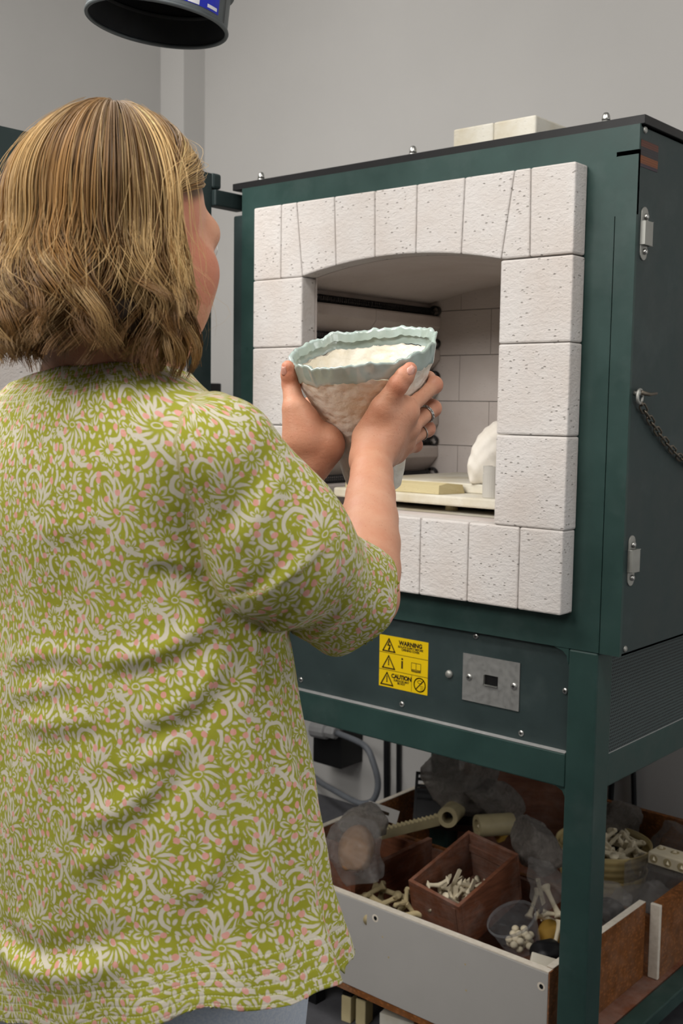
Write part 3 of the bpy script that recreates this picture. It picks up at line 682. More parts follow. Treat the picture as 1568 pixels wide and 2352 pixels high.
for e in eyes:
    ey_ = MB().sph(e-HR@V3(0, .004, 0), .0118, HR).build('eye', M['eye'], PE, smooth=True)
    MB().lathe([(.0055, .0085), (.003, .0098), (0, .0101)], e-HR@V3(0, .0035, 0)+HR@V3(0, .0015, -.001), HR@np.array(Matrix.Rotation(-PI/2, 3, 'X')), 14).build('iris', M['iris'], ey_, smooth=True)
for s in (-1, 1):
    mb = MB(); mb.tube([hd(s*x, y, z) for x, y, z in ((.014, .0915, .012), (.028, .0895, .0165), (.042, .080, .015), (.05, .070, .010))], [.002, .0026, .0022, .001], 8); mb.build('eyebrow', M['brow'], PE, smooth=True)
    mb = MB()
    for k in range(9):
        q = hd(s*(.022+.0025*k), .0925-.0011*k-.00012*k*k, .002); mb.tube([q, q+HR@V3(s*.001*k*.3, .006, .0), q+HR@V3(s*.0016*k*.3, .010, .0035)], [.0004, .0003, .0001], 4)
    mb.build('eyelash', M['brow'], PE)
# nails
t = NT('nail', .25, .5); t.set(Base_Color=t.ramp(t.noise(60), (.3, lin((214, 158, 140))), (.7, lin((224, 172, 154))))); M['nail'] = t.m
def nail(tip, prev, up, w, l, r):
    d = uv(tip-prev); up = uv(up-d*(up@d)); sd = np.cross(d, up); mb = MB(); V = []; n = 9
    for i in range(6):
        for j in range(n):
            a_ = (j/(n-1)-.5)*1.9; s_ = i/5; ww = w*(.82+.3*math.sin(PI*min(s_+.15, 1)))*(1 if s_ < .8 else .9)
            V.append(tip+d*(-l*.62+l*s_)+sd*ww*math.sin(a_)*.62+up*((r+.0014)*(math.cos(a_*.8))-.0014*max(0, s_-.6)*2+.0002+.0010*(1-s_)))
    mb.add(V, [(i*n+j, i*n+j+1, (i+1)*n+j+1, (i+1)*n+j) for i in range(5) for j in range(n-1)])
    o = mb.build('nail', M['nail'], PE, smooth=True); m_ = o.modifiers.new('s', 'SOLIDIFY'); m_.thickness = .0008; m_.offset = 0
nail(TR[3], TR[2], uv(CAM_C-TR[3])+.3*CAM_M[0], .0092, .0125, .0090); nail(LT[3], LT[2], uv(CAM_C-LT[3])-.9*CAM_M[0], .0085, .0115, .0084)
# silver rings
def ring(c, d, r, mat='steel', beads=True, lab=None):
    d = uv(d); a_ = uv(np.cross(d, [0, 0, 1.])); b_ = np.cross(d, a_); mb = MB(); th = np.linspace(0, 2*PI, 33)
    for off in ((-.0016, 0, .0016) if beads else (0,)):
        mb.tube([c+d*off+(r+.0006)*(math.cos(q)*a_+math.sin(q)*b_) for q in th], .0009, 6, caps=False)
    if beads:
        for q in th[:-1:2]: mb.sph(c+(r+.0016)*(math.cos(q)*a_+math.sin(q)*b_), .0012, None, 8, 5)
    o = mb.build('finger_ring', M[mat], PE, smooth=True); o['label'] = lab
ring(mid(RM[1], RP[1], .72), RP[1]-RM[1], .0107, lab='beaded silver ring'); ring(mid(RM[2], RP[2], .72), RP[2]-RM[2], .0101, beads=False, lab='plain thin ring')
# ------------------------------------------------------------------ tunic
HEM = .890
ZT = np.array([.70, .866, .89, .95, 1.05, 1.2, 1.30, 1.37, 1.44])
CX = np.array([-.880, -.883, -.884, -.886, -.889, -.895, -.900, -.905, -.91]); CY = np.array([.735, .733, .732, .729, .725, .716, .712, .708, .70])
TA = np.array([.258, .240, .234, .212, .198, .180, .172, .150, .10]); TB = np.array([.168, .161, .159, .151, .146, .132, .125, .106, .07])
def torso_sdf(P):
    z = np.clip(P[:, 2], .70, 1.44); a, b = np.interp(z, ZT, TA), np.interp(z, ZT, TB)
    x, y = P[:, 0]-np.interp(z, ZT, CX), P[:, 1]-np.interp(z, ZT, CY)
    q = np.sqrt((x/a)**2+(y/b)**2)+1e-9; gr = np.sqrt((x/a**2)**2+(y/b**2)**2)+1e-9
    return np.maximum(q*(q-1)/gr, (P[:, 2]-1.40)*.8)
NC = V3(-.912, .70, 1.44)
yoke = [RC((-.965, .70, 1.398), SL, .052, .053, .03), RC((-.855, .70, 1.400), SR, .052, .053, .03), RC((-.965, .70, 1.40), (-.855, .70, 1.40), .052, .052, .03), EL((-.905, .675, 1.34), (.15, .09, .11), None, .05), RC(NC-V3(0, 0, .04), NC+V3(0, .004, .06), .078, .068, .035)]
S0, S1, S2 = pD(508, 1050, .995), pD(632, 1256, 1.035), pD(792, 1372, 1.15); S3 = S2+uv(S2-S1)*.05
sR = [RC(S0, S1, .054, .0635, .03), RC(S1, S2, .0635, .0525, .04), RC(S2, S3, .0525, .050, .03)]
ml = lambda p: V3(-1.83-p[0]+.0, p[1], p[2])
T0, T1, T2 = V3(-1.062, .715, 1.37), V3(-1.085, .80, 1.285), V3(-1.09, .90, 1.20); T3 = T2+uv(T2-T1)*.05
sL = [RC(T0, T1, .057, .066, .03), RC(T1, T2, .066, .0555, .04), RC(T2, T3, .0555, .052, .03)]
def parts(P, c=None, R=0):
    return smin(torso_sdf(P), field(yoke, P, c, R), .05), field(sR, P, c, R), field(sL, P, c, R)
def shirt_fn(P, c, R):
    a, r, l = parts(P, c, R); return smin(smin(a, r, .006+.02*smoothstep(1.33, 1.40, P[:, 2])), l, .012)
tV, tF = sdf_mesh(shirt_fn, (-1.26, .46, .72), (-.60, 1.02, 1.53), .0034, 3.0)
# trim: hem, neck opening, cuffs
def crop(V, F, keep):
    F = F[keep[F].all(1)]; u, inv = np.unique(F, return_inverse=True); return V[u], inv.reshape(F.shape)
a, r, l = parts(tV); isr = (r < a-.004) & (tV[:, 0] > -.9); isl = (l < a-.004) & (tV[:, 0] < -.9)
def snap(p0, n, sel, w=0):                   # keep the near side of a plane, slide the ring of vertices that straddles it onto it
    global tV, tF, isr, isl
    n = uv(np.asarray(n, float)); d = np.where(sel, (tV-p0)@n, -1.)
    F = tF[d[tF].min(1) < 0]; u, inv = np.unique(F, return_inverse=True); tF = inv.reshape(F.shape); tV = tV[u]; isr, isl = isr[u], isl[u]
    tV = tV-np.maximum(d[u], 0)[:, None]*n
HP, HN = V3(-.85, .58, .840), uv(V3(.312, -.08, -1))
snap(HP, HN, tV[:, 2] < 1.0)
NP, NN = V3(-.912, .64, 1.4475), V3(-.17, .12, 1)
snap(NP, NN, (np.linalg.norm(tV[:, :2]-NC[:2], axis=1) < .13) & (tV[:, 2] > 1.40))
cuR, cuL = uv(S2-S1), uv(T2-T1)
snap(S2+cuR*.002, cuR, isr); snap(T2+cuL*.006, cuL, isl)
# parameters on the cloth
tV0 = tV.copy(); z = tV[:, 2].copy(); th = np.arctan2(tV[:, 0]-np.interp(z, ZT, CX), -(tV[:, 1]-np.interp(z, ZT, CY))); su = th*.185
def arm_uv(V, A, B, C):
    t = np.zeros(len(V)); d1, d2 = uv(B-A), uv(C-B); l1 = np.linalg.norm(B-A); s = (V-A)@d1
    s = np.where(s > l1, l1+(V-B)@d2, s); ax = uv(C-A); e1_ = uv(np.cross(ax, V3(0, 0, 1))); e2_ = np.cross(ax, e1_)
    cen = np.where((s > l1)[:, None], B+np.outer(s-l1, d2), A+np.outer(s, d1)); q = V-cen
    return s, np.arctan2(q@e1_, q@e2_)*.062, ax
UV = np.column_stack([su, z-.9])
s_, u_, _ = arm_uv(tV, S0, S1, S2); UV[isr] = np.column_stack([u_+.31, -s_+.13])[isr]; scuff = s_
s2_, u2_, _ = arm_uv(tV, T0, T1, T2); UV[isl] = np.column_stack([u2_+.77, -s2_+.13])[isl]
# folds
me_n = np.zeros_like(tV); fn_ = np.cross(tV[tF[:, 2]]-tV[tF[:, 0]], tV[tF[:, 3]]-tV[tF[:, 1]])
for k in range(4): np.add.at(me_n, tF[:, k], fn_)
me_n /= np.linalg.norm(me_n, axis=1)[:, None]+1e-12
disp = np.zeros(len(tV)); tors = ~(isr | isl)
def fold(p0, p1, w, A, sel, X, Y, bend=0.0):
    p0, p1 = np.array(p0), np.array(p1); d = p1-p0; L_ = np.linalg.norm(d); d /= L_; n = np.array([-d[1], d[0]])
    q = np.column_stack([X, Y])-p0; t_ = q@d/L_; s = q@n-bend*np.sin(np.clip(t_, 0, 1)*PI)
    env = smoothstep(-.08, .25, t_)*(1-smoothstep(.7, 1.1, t_)); k = s/w
    return np.where(sel, A*env*(np.exp(-k*k)-.75*np.exp(-(k-1.5)**2)), 0)
vis = (me_n@CAM_M[2] < -.1) & tors; vp_ = (tV-CAM_C)@CAM_M.T; vpx = np.column_stack([784+CAM_F*vp_[:, 0]/vp_[:, 2], 1176+CAM_F*vp_[:, 1]/vp_[:, 2]])
def on_cloth(px, py):                        # cloth coordinates of a point measured on the photograph
    q = np.where(vis, np.abs(vpx[:, 0]-px)+np.abs(vpx[:, 1]-py), 1e9); i_ = q.argmin(); return su[i_], z[i_]
for a_, b_, w, A, bend in (((500, 1408), (225, 1520), .009, .0085, .010), ((520, 1500), (300, 1668), .010, .0085, .010), ((430, 1665), (180, 1900), .011, .0085, .016), ((310, 1855), (170, 2010), .012, .0075, .008),
                           ((400, 1690), (260, 1770), .008, .0050, .006), ((490, 1312), (330, 1285), .008, .0050, -.004), ((-20, 2165), (330, 2190), .011, .0105, -.018), ((540, 1900), (400, 2080), .010, .0045, .006),
                           ((220, 1500), (20, 1520), .008, .0045, -.004), ((240, 1640), (40, 1660), .009, .0045, .004), ((180, 1560), (20, 1600), .007, .003, 0), ((600, 1440), (560, 1640), .008, .0055, .004), ((250, 1180), (80, 1215), .010, .0025, .004), ((420, 1120), (470, 1290), .011, .0030, .0)):
    disp += fold(on_cloth(*a_), on_cloth(*b_), w*1.15, A*.62, tors, su, z, bend)
fl = smoothstep(.20, .28, su)*smoothstep(1.2, 1.0, z); disp += tors*fl*.0045*np.sin(2*PI*su/.048+z*4+.6)
hw = smoothstep(.13, .0, (HP-tV0)@HN); disp += tors*hw*(.25+.75*smoothstep(-.02, .14, su))*(.0040*np.sin(2*PI*su/.135+.9)+.003*np.sin(2*PI*su/.071))
au = u_; sl = isr
for p0, p1, w, A, b in (((.17, -.06), (.09, .09), .010, .0050, .008), ((.215, -.02), (.15, .10), .009, .0045, .006), ((.13, -.12), (.05, -.02), .011, .0045, .006), ((.245, -.11), (.19, .0), .009, .0040, .0), ((.06, .02), (.02, .12), .012, .0035, .0)):
    disp += fold(p0, p1, w, A, sl, s_, au, b)
disp += sl*smoothstep(.18, .27, s_)*.0028*np.sin(2*PI*u_/.075+1)
wr = np.array([math.sin(x*37+y*23)+math.sin(x*61-y*41+1.3) for x, y in UV]); disp += .0006*wr
tV = tV+me_n*disp[:, None]
hz_ = (HP-tV0)@HN; tV[:, 2] += tors*smoothstep(.06, .0, hz_)*(.006*np.sin(2*PI*su/.21+2.2)+.003*np.sin(2*PI*su/.09))
# distance to the edges, for the stitched bands
dn = np.abs((tV-NP)@uv(NN)); dneck = np.where((np.linalg.norm(tV[:, :2]-NC[:2], axis=1) < .17) & (tV[:, 2] > 1.33), np.maximum(dn, 0), 1.)
rad = np.linalg.norm((tV[:, :2]-NC[:2]), axis=1); dneck = np.where(dneck < 1, np.hypot(dn, np.maximum(rad-.078, 0)), 1.)
band = np.minimum(np.where(tors, np.abs((tV0-HP)@HN), 1.), dneck)
# ------------------------------------------------------------------ block-printed floral cotton
t = NT('green floral cotton', .9, .12); E.T = t
uvn = t.node('ShaderNodeUVMap', uv_map='cloth'); nz = t.node('ShaderNodeTexNoise'); t.inp(nz, Scale=70, Detail=2); t.l.new(uvn.outputs[0], nz.inputs['Vector'])
sx = t.node('ShaderNodeSeparateXYZ'); t.l.new(uvn.outputs[0], sx.inputs[0]); ns = t.node('ShaderNodeSeparateColor'); t.l.new(nz.outputs['Color'], ns.inputs[0])
PX = 2500.0                                                # pattern units per metre
X = E(sx.outputs[0])*PX+(E(ns.outputs[0])-.5)*13; Y = E(sx.outputs[1])*PX+(E(ns.outputs[1])-.5)*13
W, Hh = 236., 192.
row = E.op('FLOOR', Y*(1/Hh)); y = Y-row*Hh-Hh/2; odd = row-E.op('FLOOR', row*.5)*2
Xs = X+odd*(W/2)+row*6; x = Xs-E.op('FLOOR', Xs*(1/W))*W-W/2
def fold_ang(px, py, n, curl=0.0):
    rr = elen(px, py); an = E.op('ARCTAN2', py, px)
    if curl: an = an+rr*curl
    k = n/(2*PI); aa = (E.op('FRACT', an*k+.5)-.5)*(1/k)
    return rr, rr*E.op('COSINE', aa), rr*E.op('SINE', aa)
def ell(u, v, a_, b_): return (elen(u*(1/a_), v*(1/b_))-1)*min(a_, b_)
def arc(cx, cy, R_, w, ang, half, cur=None):
    px, py = x-cx, y-cy; l_ = elen(px, py); m = (math.cos(ang), math.sin(ang)); dt = px*m[0]+py*m[1]
    ww = w
    return emax(eabs(l_-R_)-ww, l_*math.cos(half)-dt)
def leaf(cx, cy, ang, a_, b_):
    px, py = x-cx, y-cy; c_, s_ = math.cos(ang), math.sin(ang); return ell(px*c_+py*s_, py*c_-px*s_, a_, b_)
# big palm flower
cx, cy = -38, 4
px, py = x-cx, y-cy
rr, lx, ly = fold_ang(px, py, 12, .014)
p1 = ell(lx-35, ly, 19, 4.6)
p1 = emax(p1, 17-ell(px, py+58, 34, 50)*1.0-17) if 0 else p1
eye = emax(ell(px-2, py-1, 10, 7.5), 2.5-ell(px-2, py-1, 7, 4.5)-2.5)
d = emin(p1, eye)
d = emin(d, emax(leaf(cx+4, cy+52, PI/2, 30, 11), 1-leaf(cx+4, cy+48, PI/2, 20, 3.5)))
d = emin(d, emax(leaf(cx+27, cy+45, .95, 26, 10), 1-leaf(cx+27, cy+43, .95, 18, 3.2)))
d = emin(d, emax(leaf(cx-16, cy+46, 2.1, 24, 8), 1-leaf(cx-16, cy+44, 2.1, 15, 2.8)))
# round flowers
for fx, fy, n, r0, ex, ey in ((54, 40, 7, 23, 12, 8.0), (76, -52, 8, 22, 10.5, 6.6), (-96, -8, 6, 15, 7.5, 5.2), (-10, -70, 6, 14, 7, 5)):
    qx, qy = x-fx, y-fy; rr, lx, ly = fold_ang(qx, qy, n)
    f = emax(ell(lx-r0, ly, ex, ey), .6-ell(lx-r0+6, ly, ex*.72, ey*.34)); d = emin(d, emin(f, rr-6.5))
# curling stems
for a_ in ((20, -14, 70, 5.5, 4.05, .62), (-72, 62, 31, 5, 1.7, 1.5), (92, 2, 30, 5, 5.6, 1.15), (-92, -50, 34, 5, .2, 1.5), (-14, 84, 40, 4.5, .2, .8), (110, 74, 26, 5, 3.0, 1.5), (40, -88, 30, 4.5, 1.3, 1.0)): d = emin(d, arc(*a_))
# scattered leaf dashes between them
vn = t.node('ShaderNodeTexVoronoi', feature='F1', voronoi_dimensions='2D'); t.inp(vn, Scale=1.0, Randomness=.75)
cmb = t.node('ShaderNodeCombineXYZ'); t.l.new((X*(1/16.)).v, cmb.inputs[0]); t.l.new((Y*(1/19.)).v, cmb.inputs[1]); t.l.new(cmb.outputs[0], vn.inputs['Vector'])
ps = t.node('ShaderNodeSeparateXYZ'); t.l.new(vn.outputs['Position'], ps.inputs[0]); cs = t.node('ShaderNodeSeparateColor'); t.l.new(vn.outputs['Color'], cs.inputs[0])
lx = X-E(ps.outputs[0])*16.; ly = Y-E(ps.outputs[1])*19.; an = E(cs.outputs[0])*2.6+.3; ca, sa = E.op('COSINE', an), E.op('SINE', an)
lf = ell(lx*ca+ly*sa, ly*ca-lx*sa, 8.6, 4.0)
d = emin(d, emax(lf, 4.0-d))
white = sstep(d, 1.2, -1.3)
vp = t.node('ShaderNodeTexVoronoi', feature='F1', voronoi_dimensions='2D'); t.inp(vp, Scale=1.0, Randomness=.8)
cm2 = t.node('ShaderNodeCombineXYZ'); t.l.new((X*(1/41.)+7.3).v, cm2.inputs[0]); t.l.new((Y*(1/41.)+2.1).v, cm2.inputs[1]); t.l.new(cm2.outputs[0], vp.inputs['Vector'])
pink = sstep(E(vp.outputs['Distance']), .19, .155)
g1 = t.ramp(t.noise(9, 4, .6, vec=uvn.outputs[0]), (.3, lin((150, 151, 44))), (.7, lin((166, 167, 58))))
col = t.mix(white.v, g1, lin((210, 202, 184)))
col = t.mix((pink*.9).v, col, lin((226, 160, 150)))
bd = E(t.attr('band')); rowl = eabs(E.op('FRACT', bd*(1/.0078))-.5); inb = sstep(bd, .046, .042)*sstep(bd, .002, .004)
stitch = sstep(rowl, .11, .05)*inb; dash = sstep(E.op('FRACT', X*(1/7.)), .25, .32)
col = t.mix((stitch*dash*.55).v, col, lin((226, 224, 196)))
t.set(Base_Color=col, Sheen_Weight=.1)
wv = t.noise(900, 2, vec=uvn.outputs[0]); b1 = t.node('ShaderNodeBump'); t.inp(b1, Strength=.10, Distance=.0006, Height=wv)
t.bump((sstep(rowl, .0, .3)*inb).v, .22, .0012, b1.outputs[0]); M['cotton'] = t.m
shirt = fast_obj('tunic', tV, tF, M['cotton'], PE); shirt['label'] = 'olive green tunic with white floral print and pink spots'
ul = shirt.data.uv_layers.new(name='cloth'); vi = np.empty(len(shirt.data.loops), np.int32); shirt.data.loops.foreach_get('vertex_index', vi)
ul.data.foreach_set('uv', UV[vi].astype(np.float32).ravel()); vfloat(shirt.data, 'band', band)
sm = shirt.modifiers.new('thick', 'SOLIDIFY'); sm.thickness = .0016; sm.offset = -1
# ------------------------------------------------------------------ jeans and shoes
legs = []
for s, x_ in ((-1, -.985), (1, -.815)):
    legs += [RC((x_+.01*s, .735, .90), (x_, .75, .48), .112, .073, .03), RC((x_, .75, .48), (x_, .735, .075), .073, .060, .03)]
legs += [RC((-.96, .730, .95), (-.84, .730, .95), .124, .124, .04), RC((-.95, .735, .99), (-.85, .728, .99), .112, .112, .03)]
def jean_fn(P, c, R): return np.maximum(np.maximum(field(legs, P, c, R), P[:, 2]-1.02), .055-P[:, 2])
jV, jF = sdf_mesh(jean_fn, (-1.15, .54, .03), (-.64, .94, 1.06), .006)
jV[:, 1] += .003*np.sin(jV[:, 2]*60+jV[:, 0]*30)*smoothstep(.6, .1, jV[:, 2])
t = NT('pale blue denim', .9, .1); n = t.noise(5, 4); n2 = t.noise(420, 2)
t.set(Base_Color=t.mix(.25, t.ramp(n, (.35, lin((205, 216, 230))), (.65, lin((234, 238, 244)))), t.ramp(n2, (.4, lin((170, 188, 214))), (.6, lin((236, 240, 244)))))); t.bump(n2, .2, .0008); M['denim'] = t.m
jeans = fast_obj('jeans', jV, jF, M['denim'], PE); jeans['label'] = 'pale blue jeans'
mb = MB()
for x_, in ((-.80,),): mb.tube([(x_+.05*k_, .735-.125+.0*k_, 1.0-.2*k_) for k_ in (0, .5, 1)], .0015, 6)
t = NT('shoe leather', .5, .3); t.set(Base_Color=t.ramp(t.noise(30), (.3, lin((52, 44, 40))), (.7, lin((66, 56, 50))))); M['shoe'] = t.m
for s, x_ in ((-1, -.985), (1, -.815)):
    sh = [RC((x_, .70, .05), (x_+.012*s, .86, .042), .042, .034, .02), EL((x_+.012*s, .875, .036), (.045, .06, .034), None, .02), RC((x_, .715, .05), (x_, .73, .095), .042, .045, .02)]
    sV, sF = sdf_mesh(lambda P, c, R, sh=sh: np.maximum(np.maximum(field(sh, P, c, R), .0-P[:, 2]), P[:, 2]-.105), (x_-.08, .62, -.02), (x_+.08, .96, .14), .004)
    so = fast_obj('shoe', sV, sF, M['shoe'], PE)
# ------------------------------------------------------------------ hair: locks of strands, combed down from the crown and waving below the ears
HCc = HC+V3(0, -.012, .016); r3 = V3(.0755, .0945, .090); hr = np.random.default_rng(5)
NPT = 26
def comb(phi0, th0, off, zend, amp, lam, ph1, ph2, flip, dphi, tw):
    """vectorised over strands: returns (n, NPT, 3)"""
    n = len(phi0); s = np.linspace(0, 1, NPT)[None, :]
    zj = HCc[2]-.012                                           # where hair leaves the skull and hangs
    th_end = np.radians(97); arc_l = np.maximum((th_end-th0), 0)*.09; hang = np.maximum(zj-zend, .01); tot = arc_l+hang
    dist = s*tot[:, None]; fa = np.clip(dist/np.maximum(arc_l, 1e-4)[:, None], 0, 1); dn = np.maximum(dist-arc_l[:, None], 0)
    th = th0[:, None]+(np.maximum(th_end, th0)[:, None]-th0[:, None])*fa
    lim = np.radians(82)+.06*np.sin(ph1*5); a = np.abs(phi0); tgt = np.where(a > lim, lim, a)*np.sign(phi0)
    sw = smoothstep(.05, .85, fa)+0*dn
    phi = phi0[:, None]+(tgt-phi0)[:, None]*sw+dphi[:, None]*smoothstep(.0, 1, s)
    lift = off[:, None]*(.35+.65*smoothstep(.12, .6, s))
    st, ct = np.sin(th), np.cos(th)
    hx, hy = (r3[0]+lift)*st, (r3[1]+lift)*st
    zz = (r3[2]+lift*.85)*ct
    d01 = dn/.14                                               # hanging part: bulge then tuck towards the neck
    bul = .009*np.sin(np.clip(d01, 0, 1)*PI*.75)**2-.020*smoothstep(.55, 1.15, d01)
    g = smoothstep(0, .10, dn)
    ztar = np.where(dn > 0, HCc[2]+np.cos(th_end)*(r3[2]+.8*lift)-dn, HCc[2]+zz)
    wv = amp[:, None]*g
    tgn = wv*np.sin(2*PI*dn/lam[:, None]+ph1[:, None])*1.15+tw[:, None]*g
    rad = wv*.75*np.sin(2*PI*dn/lam[:, None]+ph2[:, None])+flip[:, None]*smoothstep(.75, 1.0, s)**1.0*(dn > 0)
    rx, ry = hx+bul*(dn > 0)+rad, hy+bul*(dn > 0)+rad
    sx_, cx_ = np.sin(phi), np.cos(phi)
    x = rx*sx_+tgn*cx_; y = -ry*cx_+tgn*sx_
    c, s_ = math.cos(ya), math.sin(ya)
    X_ = HCc[0]+c*x-s_*y; Y_ = HCc[1]+s_*x+c*y
    return np.stack([X_, Y_, ztar], -1)
def sample_roots(n):
    out = []
    while len(out) < n:
        ph = hr.uniform(-PI, PI); th = math.acos(hr.uniform(-.22, 1)); a = abs(ph)
        if a > math.radians(100) and th > math.radians(62-14*smoothstep(math.radians(130), PI, a)): continue
        if a > math.radians(80) and th > math.radians(84): continue
        if a > math.radians(155) and th > math.radians(44): continue
        out.append((ph, th))
    return np.array(out)
NCL = 300; roots = sample_roots(NCL)
P_, Cc = [], []
light = np.array(lin((220, 184, 126))); gold = np.array(lin((172, 130, 76))); brown = np.array(lin((78, 54, 32))); ash = np.array(lin((124, 100, 74)))
for i in range(NCL):
    k = hr.integers(20, 30); ph0, t0 = roots[i]; outer = 1-t0/1.7
    o_ = .004+.011*outer+hr.uniform(0, .004); zend = 1.462+.02*hr.random()-.010*outer+(.045*hr.random() if hr.random() < .35 else 0)
    if ph0 > 1.25: zend -= .012
    am = hr.uniform(.013, .022); la = hr.uniform(.108, .130); am *= .55 if abs(ph0) > 1.15 else 1.0; p1 = 2.2*math.sin(2.3*ph0+1)+2.2*math.sin(4.3*ph0)+hr.normal(0, .38); p2 = p1+1.6+hr.normal(0, .5); fl_ = hr.choice([-.008, .004, .016, .028], p=[.3, .3, .25, .15]); tw = hr.uniform(-.012, .012)
    e = lambda s: hr.normal(0, s, k)
    pt = comb(ph0+e(.085), np.clip(t0+e(.07), .03, 1.75), o_+np.abs(e(.0025)), zend+e(.006), am*(1+e(.12)), la*(1+e(.03)), p1+e(.13), p2+e(.13), fl_+e(.003), hr.uniform(-.05, .05)+e(.02), tw+e(.0015))
    c = pt.mean(0, keepdims=True); s = np.linspace(0, 1, NPT)[None, :, None]; pt = c+(pt-c)*(1-.52*smoothstep(.35, .95, s))
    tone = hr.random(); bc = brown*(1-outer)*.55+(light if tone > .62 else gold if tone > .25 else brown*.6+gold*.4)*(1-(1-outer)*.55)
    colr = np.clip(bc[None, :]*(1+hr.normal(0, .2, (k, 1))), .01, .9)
    P_.append(pt); Cc.append(colr)
k = 260; rt = sample_roots(k); e = lambda s: hr.normal(0, s, k)      # loose flyaway hairs
P_.append(comb(rt[:, 0], rt[:, 1], .020+np.abs(e(.006)), 1.47+np.abs(e(.03)), np.abs(e(.012)), .09+np.abs(e(.03)), e(2), e(2), e(.014), e(.12), e(.012))); Cc.append(np.tile(light, (k, 1)))
pts = np.concatenate(P_); colr = np.concatenate(Cc); n = len(pts)
# wispy curtain in front of the right ear, hanging to the shoulder
tgv = np.gradient(pts, axis=1); tgv /= np.linalg.norm(tgv, axis=2, keepdims=True)+1e-9
upv = pts-HCc; a1 = np.cross(tgv, upv); a1 /= np.linalg.norm(a1, axis=2, keepdims=True)+1e-9; a2 = np.cross(tgv, a1)
s = np.linspace(0, 1, NPT); thick = (.00062*np.where(np.arange(n) >= n-k, .32, 1.0)*hr.uniform(.7, 1.3, n))[:, None]*(1-.75*smoothstep(.6, 1, s))[None, :]
# keep the ends above the cloth and clear of the skin
ring_ = [pts+thick[..., None]*(math.cos(q)*a1+math.sin(q)*a2) for q in (0, 2.094, 4.189)]
hV = np.stack(ring_, 2).reshape(-1, 3)
idx = np.arange(n*NPT*3).reshape(n, NPT, 3); F = []
for q in range(3): F.append(np.stack([idx[:, :-1, q], idx[:, :-1, (q+1) % 3], idx[:, 1:, (q+1) % 3], idx[:, 1:, q]], -1).reshape(-1, 4))
hF = np.concatenate(F)
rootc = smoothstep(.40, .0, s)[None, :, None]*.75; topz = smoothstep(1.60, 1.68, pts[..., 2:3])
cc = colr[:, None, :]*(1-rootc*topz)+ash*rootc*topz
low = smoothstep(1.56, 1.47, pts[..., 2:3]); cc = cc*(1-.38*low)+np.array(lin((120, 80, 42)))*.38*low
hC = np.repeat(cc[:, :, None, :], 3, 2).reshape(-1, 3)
# dark under-layer that closes the gaps between the locks
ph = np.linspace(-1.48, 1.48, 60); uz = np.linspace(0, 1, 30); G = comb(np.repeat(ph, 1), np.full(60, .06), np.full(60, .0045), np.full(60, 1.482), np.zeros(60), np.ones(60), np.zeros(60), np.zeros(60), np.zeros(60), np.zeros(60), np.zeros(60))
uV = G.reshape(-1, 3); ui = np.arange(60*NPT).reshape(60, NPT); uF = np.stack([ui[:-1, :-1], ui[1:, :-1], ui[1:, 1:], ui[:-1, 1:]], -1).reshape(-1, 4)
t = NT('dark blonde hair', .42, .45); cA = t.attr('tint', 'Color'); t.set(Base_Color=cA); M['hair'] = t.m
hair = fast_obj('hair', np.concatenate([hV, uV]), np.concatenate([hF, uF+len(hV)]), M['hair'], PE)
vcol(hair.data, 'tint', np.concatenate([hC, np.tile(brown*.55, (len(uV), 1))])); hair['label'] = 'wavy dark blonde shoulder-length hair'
# ------------------------------------------------------------------ more materials
M['chip'] = mat_wood('raw particle board', (96, 58, 28), (132, 82, 42), (9, 9, 9), .22, .85, 90)
M['ply'] = mat_wood('dusty stained plywood', (96, 58, 40), (132, 82, 58), (5, 5, 40), .42, .8)
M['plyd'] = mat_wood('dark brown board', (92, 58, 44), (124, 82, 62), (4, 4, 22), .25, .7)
M['mel'] = flat('white laminate', (168, 165, 161), .5, var=.03, scale=8, bump=.05)
M['edge'] = mat_wood('chipped pale edge', (204, 194, 178), (222, 214, 200), (30, 30, 30), .1, .85)
M['bone'] = flat('bisque stilt clay', (222, 210, 182), .7, var=.07, scale=30, bump=.2)
M['boned'] = flat('dark bisque clay', (176, 160, 122), .75, var=.1, scale=30, bump=.2)
M['white_clay'] = mat_brick('white bisque', (238, 232, 222), (228, 218, 204), .15)
M['buff'] = mat_brick('buff firebrick', (206, 192, 150), (192, 176, 134), .3)
M['grey_prop'] = flat('grey prop clay', (196, 192, 184), .8, var=.06, bump=.2)
M['cable'] = flat('black cable', (24, 24, 26), .45); M['gcable'] = flat('grey cable', (112, 116, 122), .4); M['gplug'] = flat('grey plastic', (150, 150, 150), .4)
M['brownclay'] = flat('brown clay', (138, 104, 74), .6, bump=.3)
M['mustard'] = flat('mustard clay', (176, 138, 60), .7, bump=.3)
M['olive'] = flat('olive fired clay', (158, 146, 112), .55, bump=.15)
def mat_film(name, c, alpha, rough=.22):
    t = NT(name, rough, .5); n = t.noise(40, 5, .7, dist=1.5); t.set(Base_Color=lin(c)+(1,), Alpha=t.ramp(n, (.3, (alpha*.7,)*3), (.75, (min(1, alpha*1.35),)*3)))
    t.bump(t.noise(46, 6, .8, dist=3.0), 1.0, .014); return t.m
M['film'] = mat_film('crumpled clear film', (196, 192, 188), .32); M['filmg'] = mat_film('grey plastic film', (168, 160, 152), .72); M['tub'] = mat_film('clear tub plastic', (205, 208, 212), .26, .15)
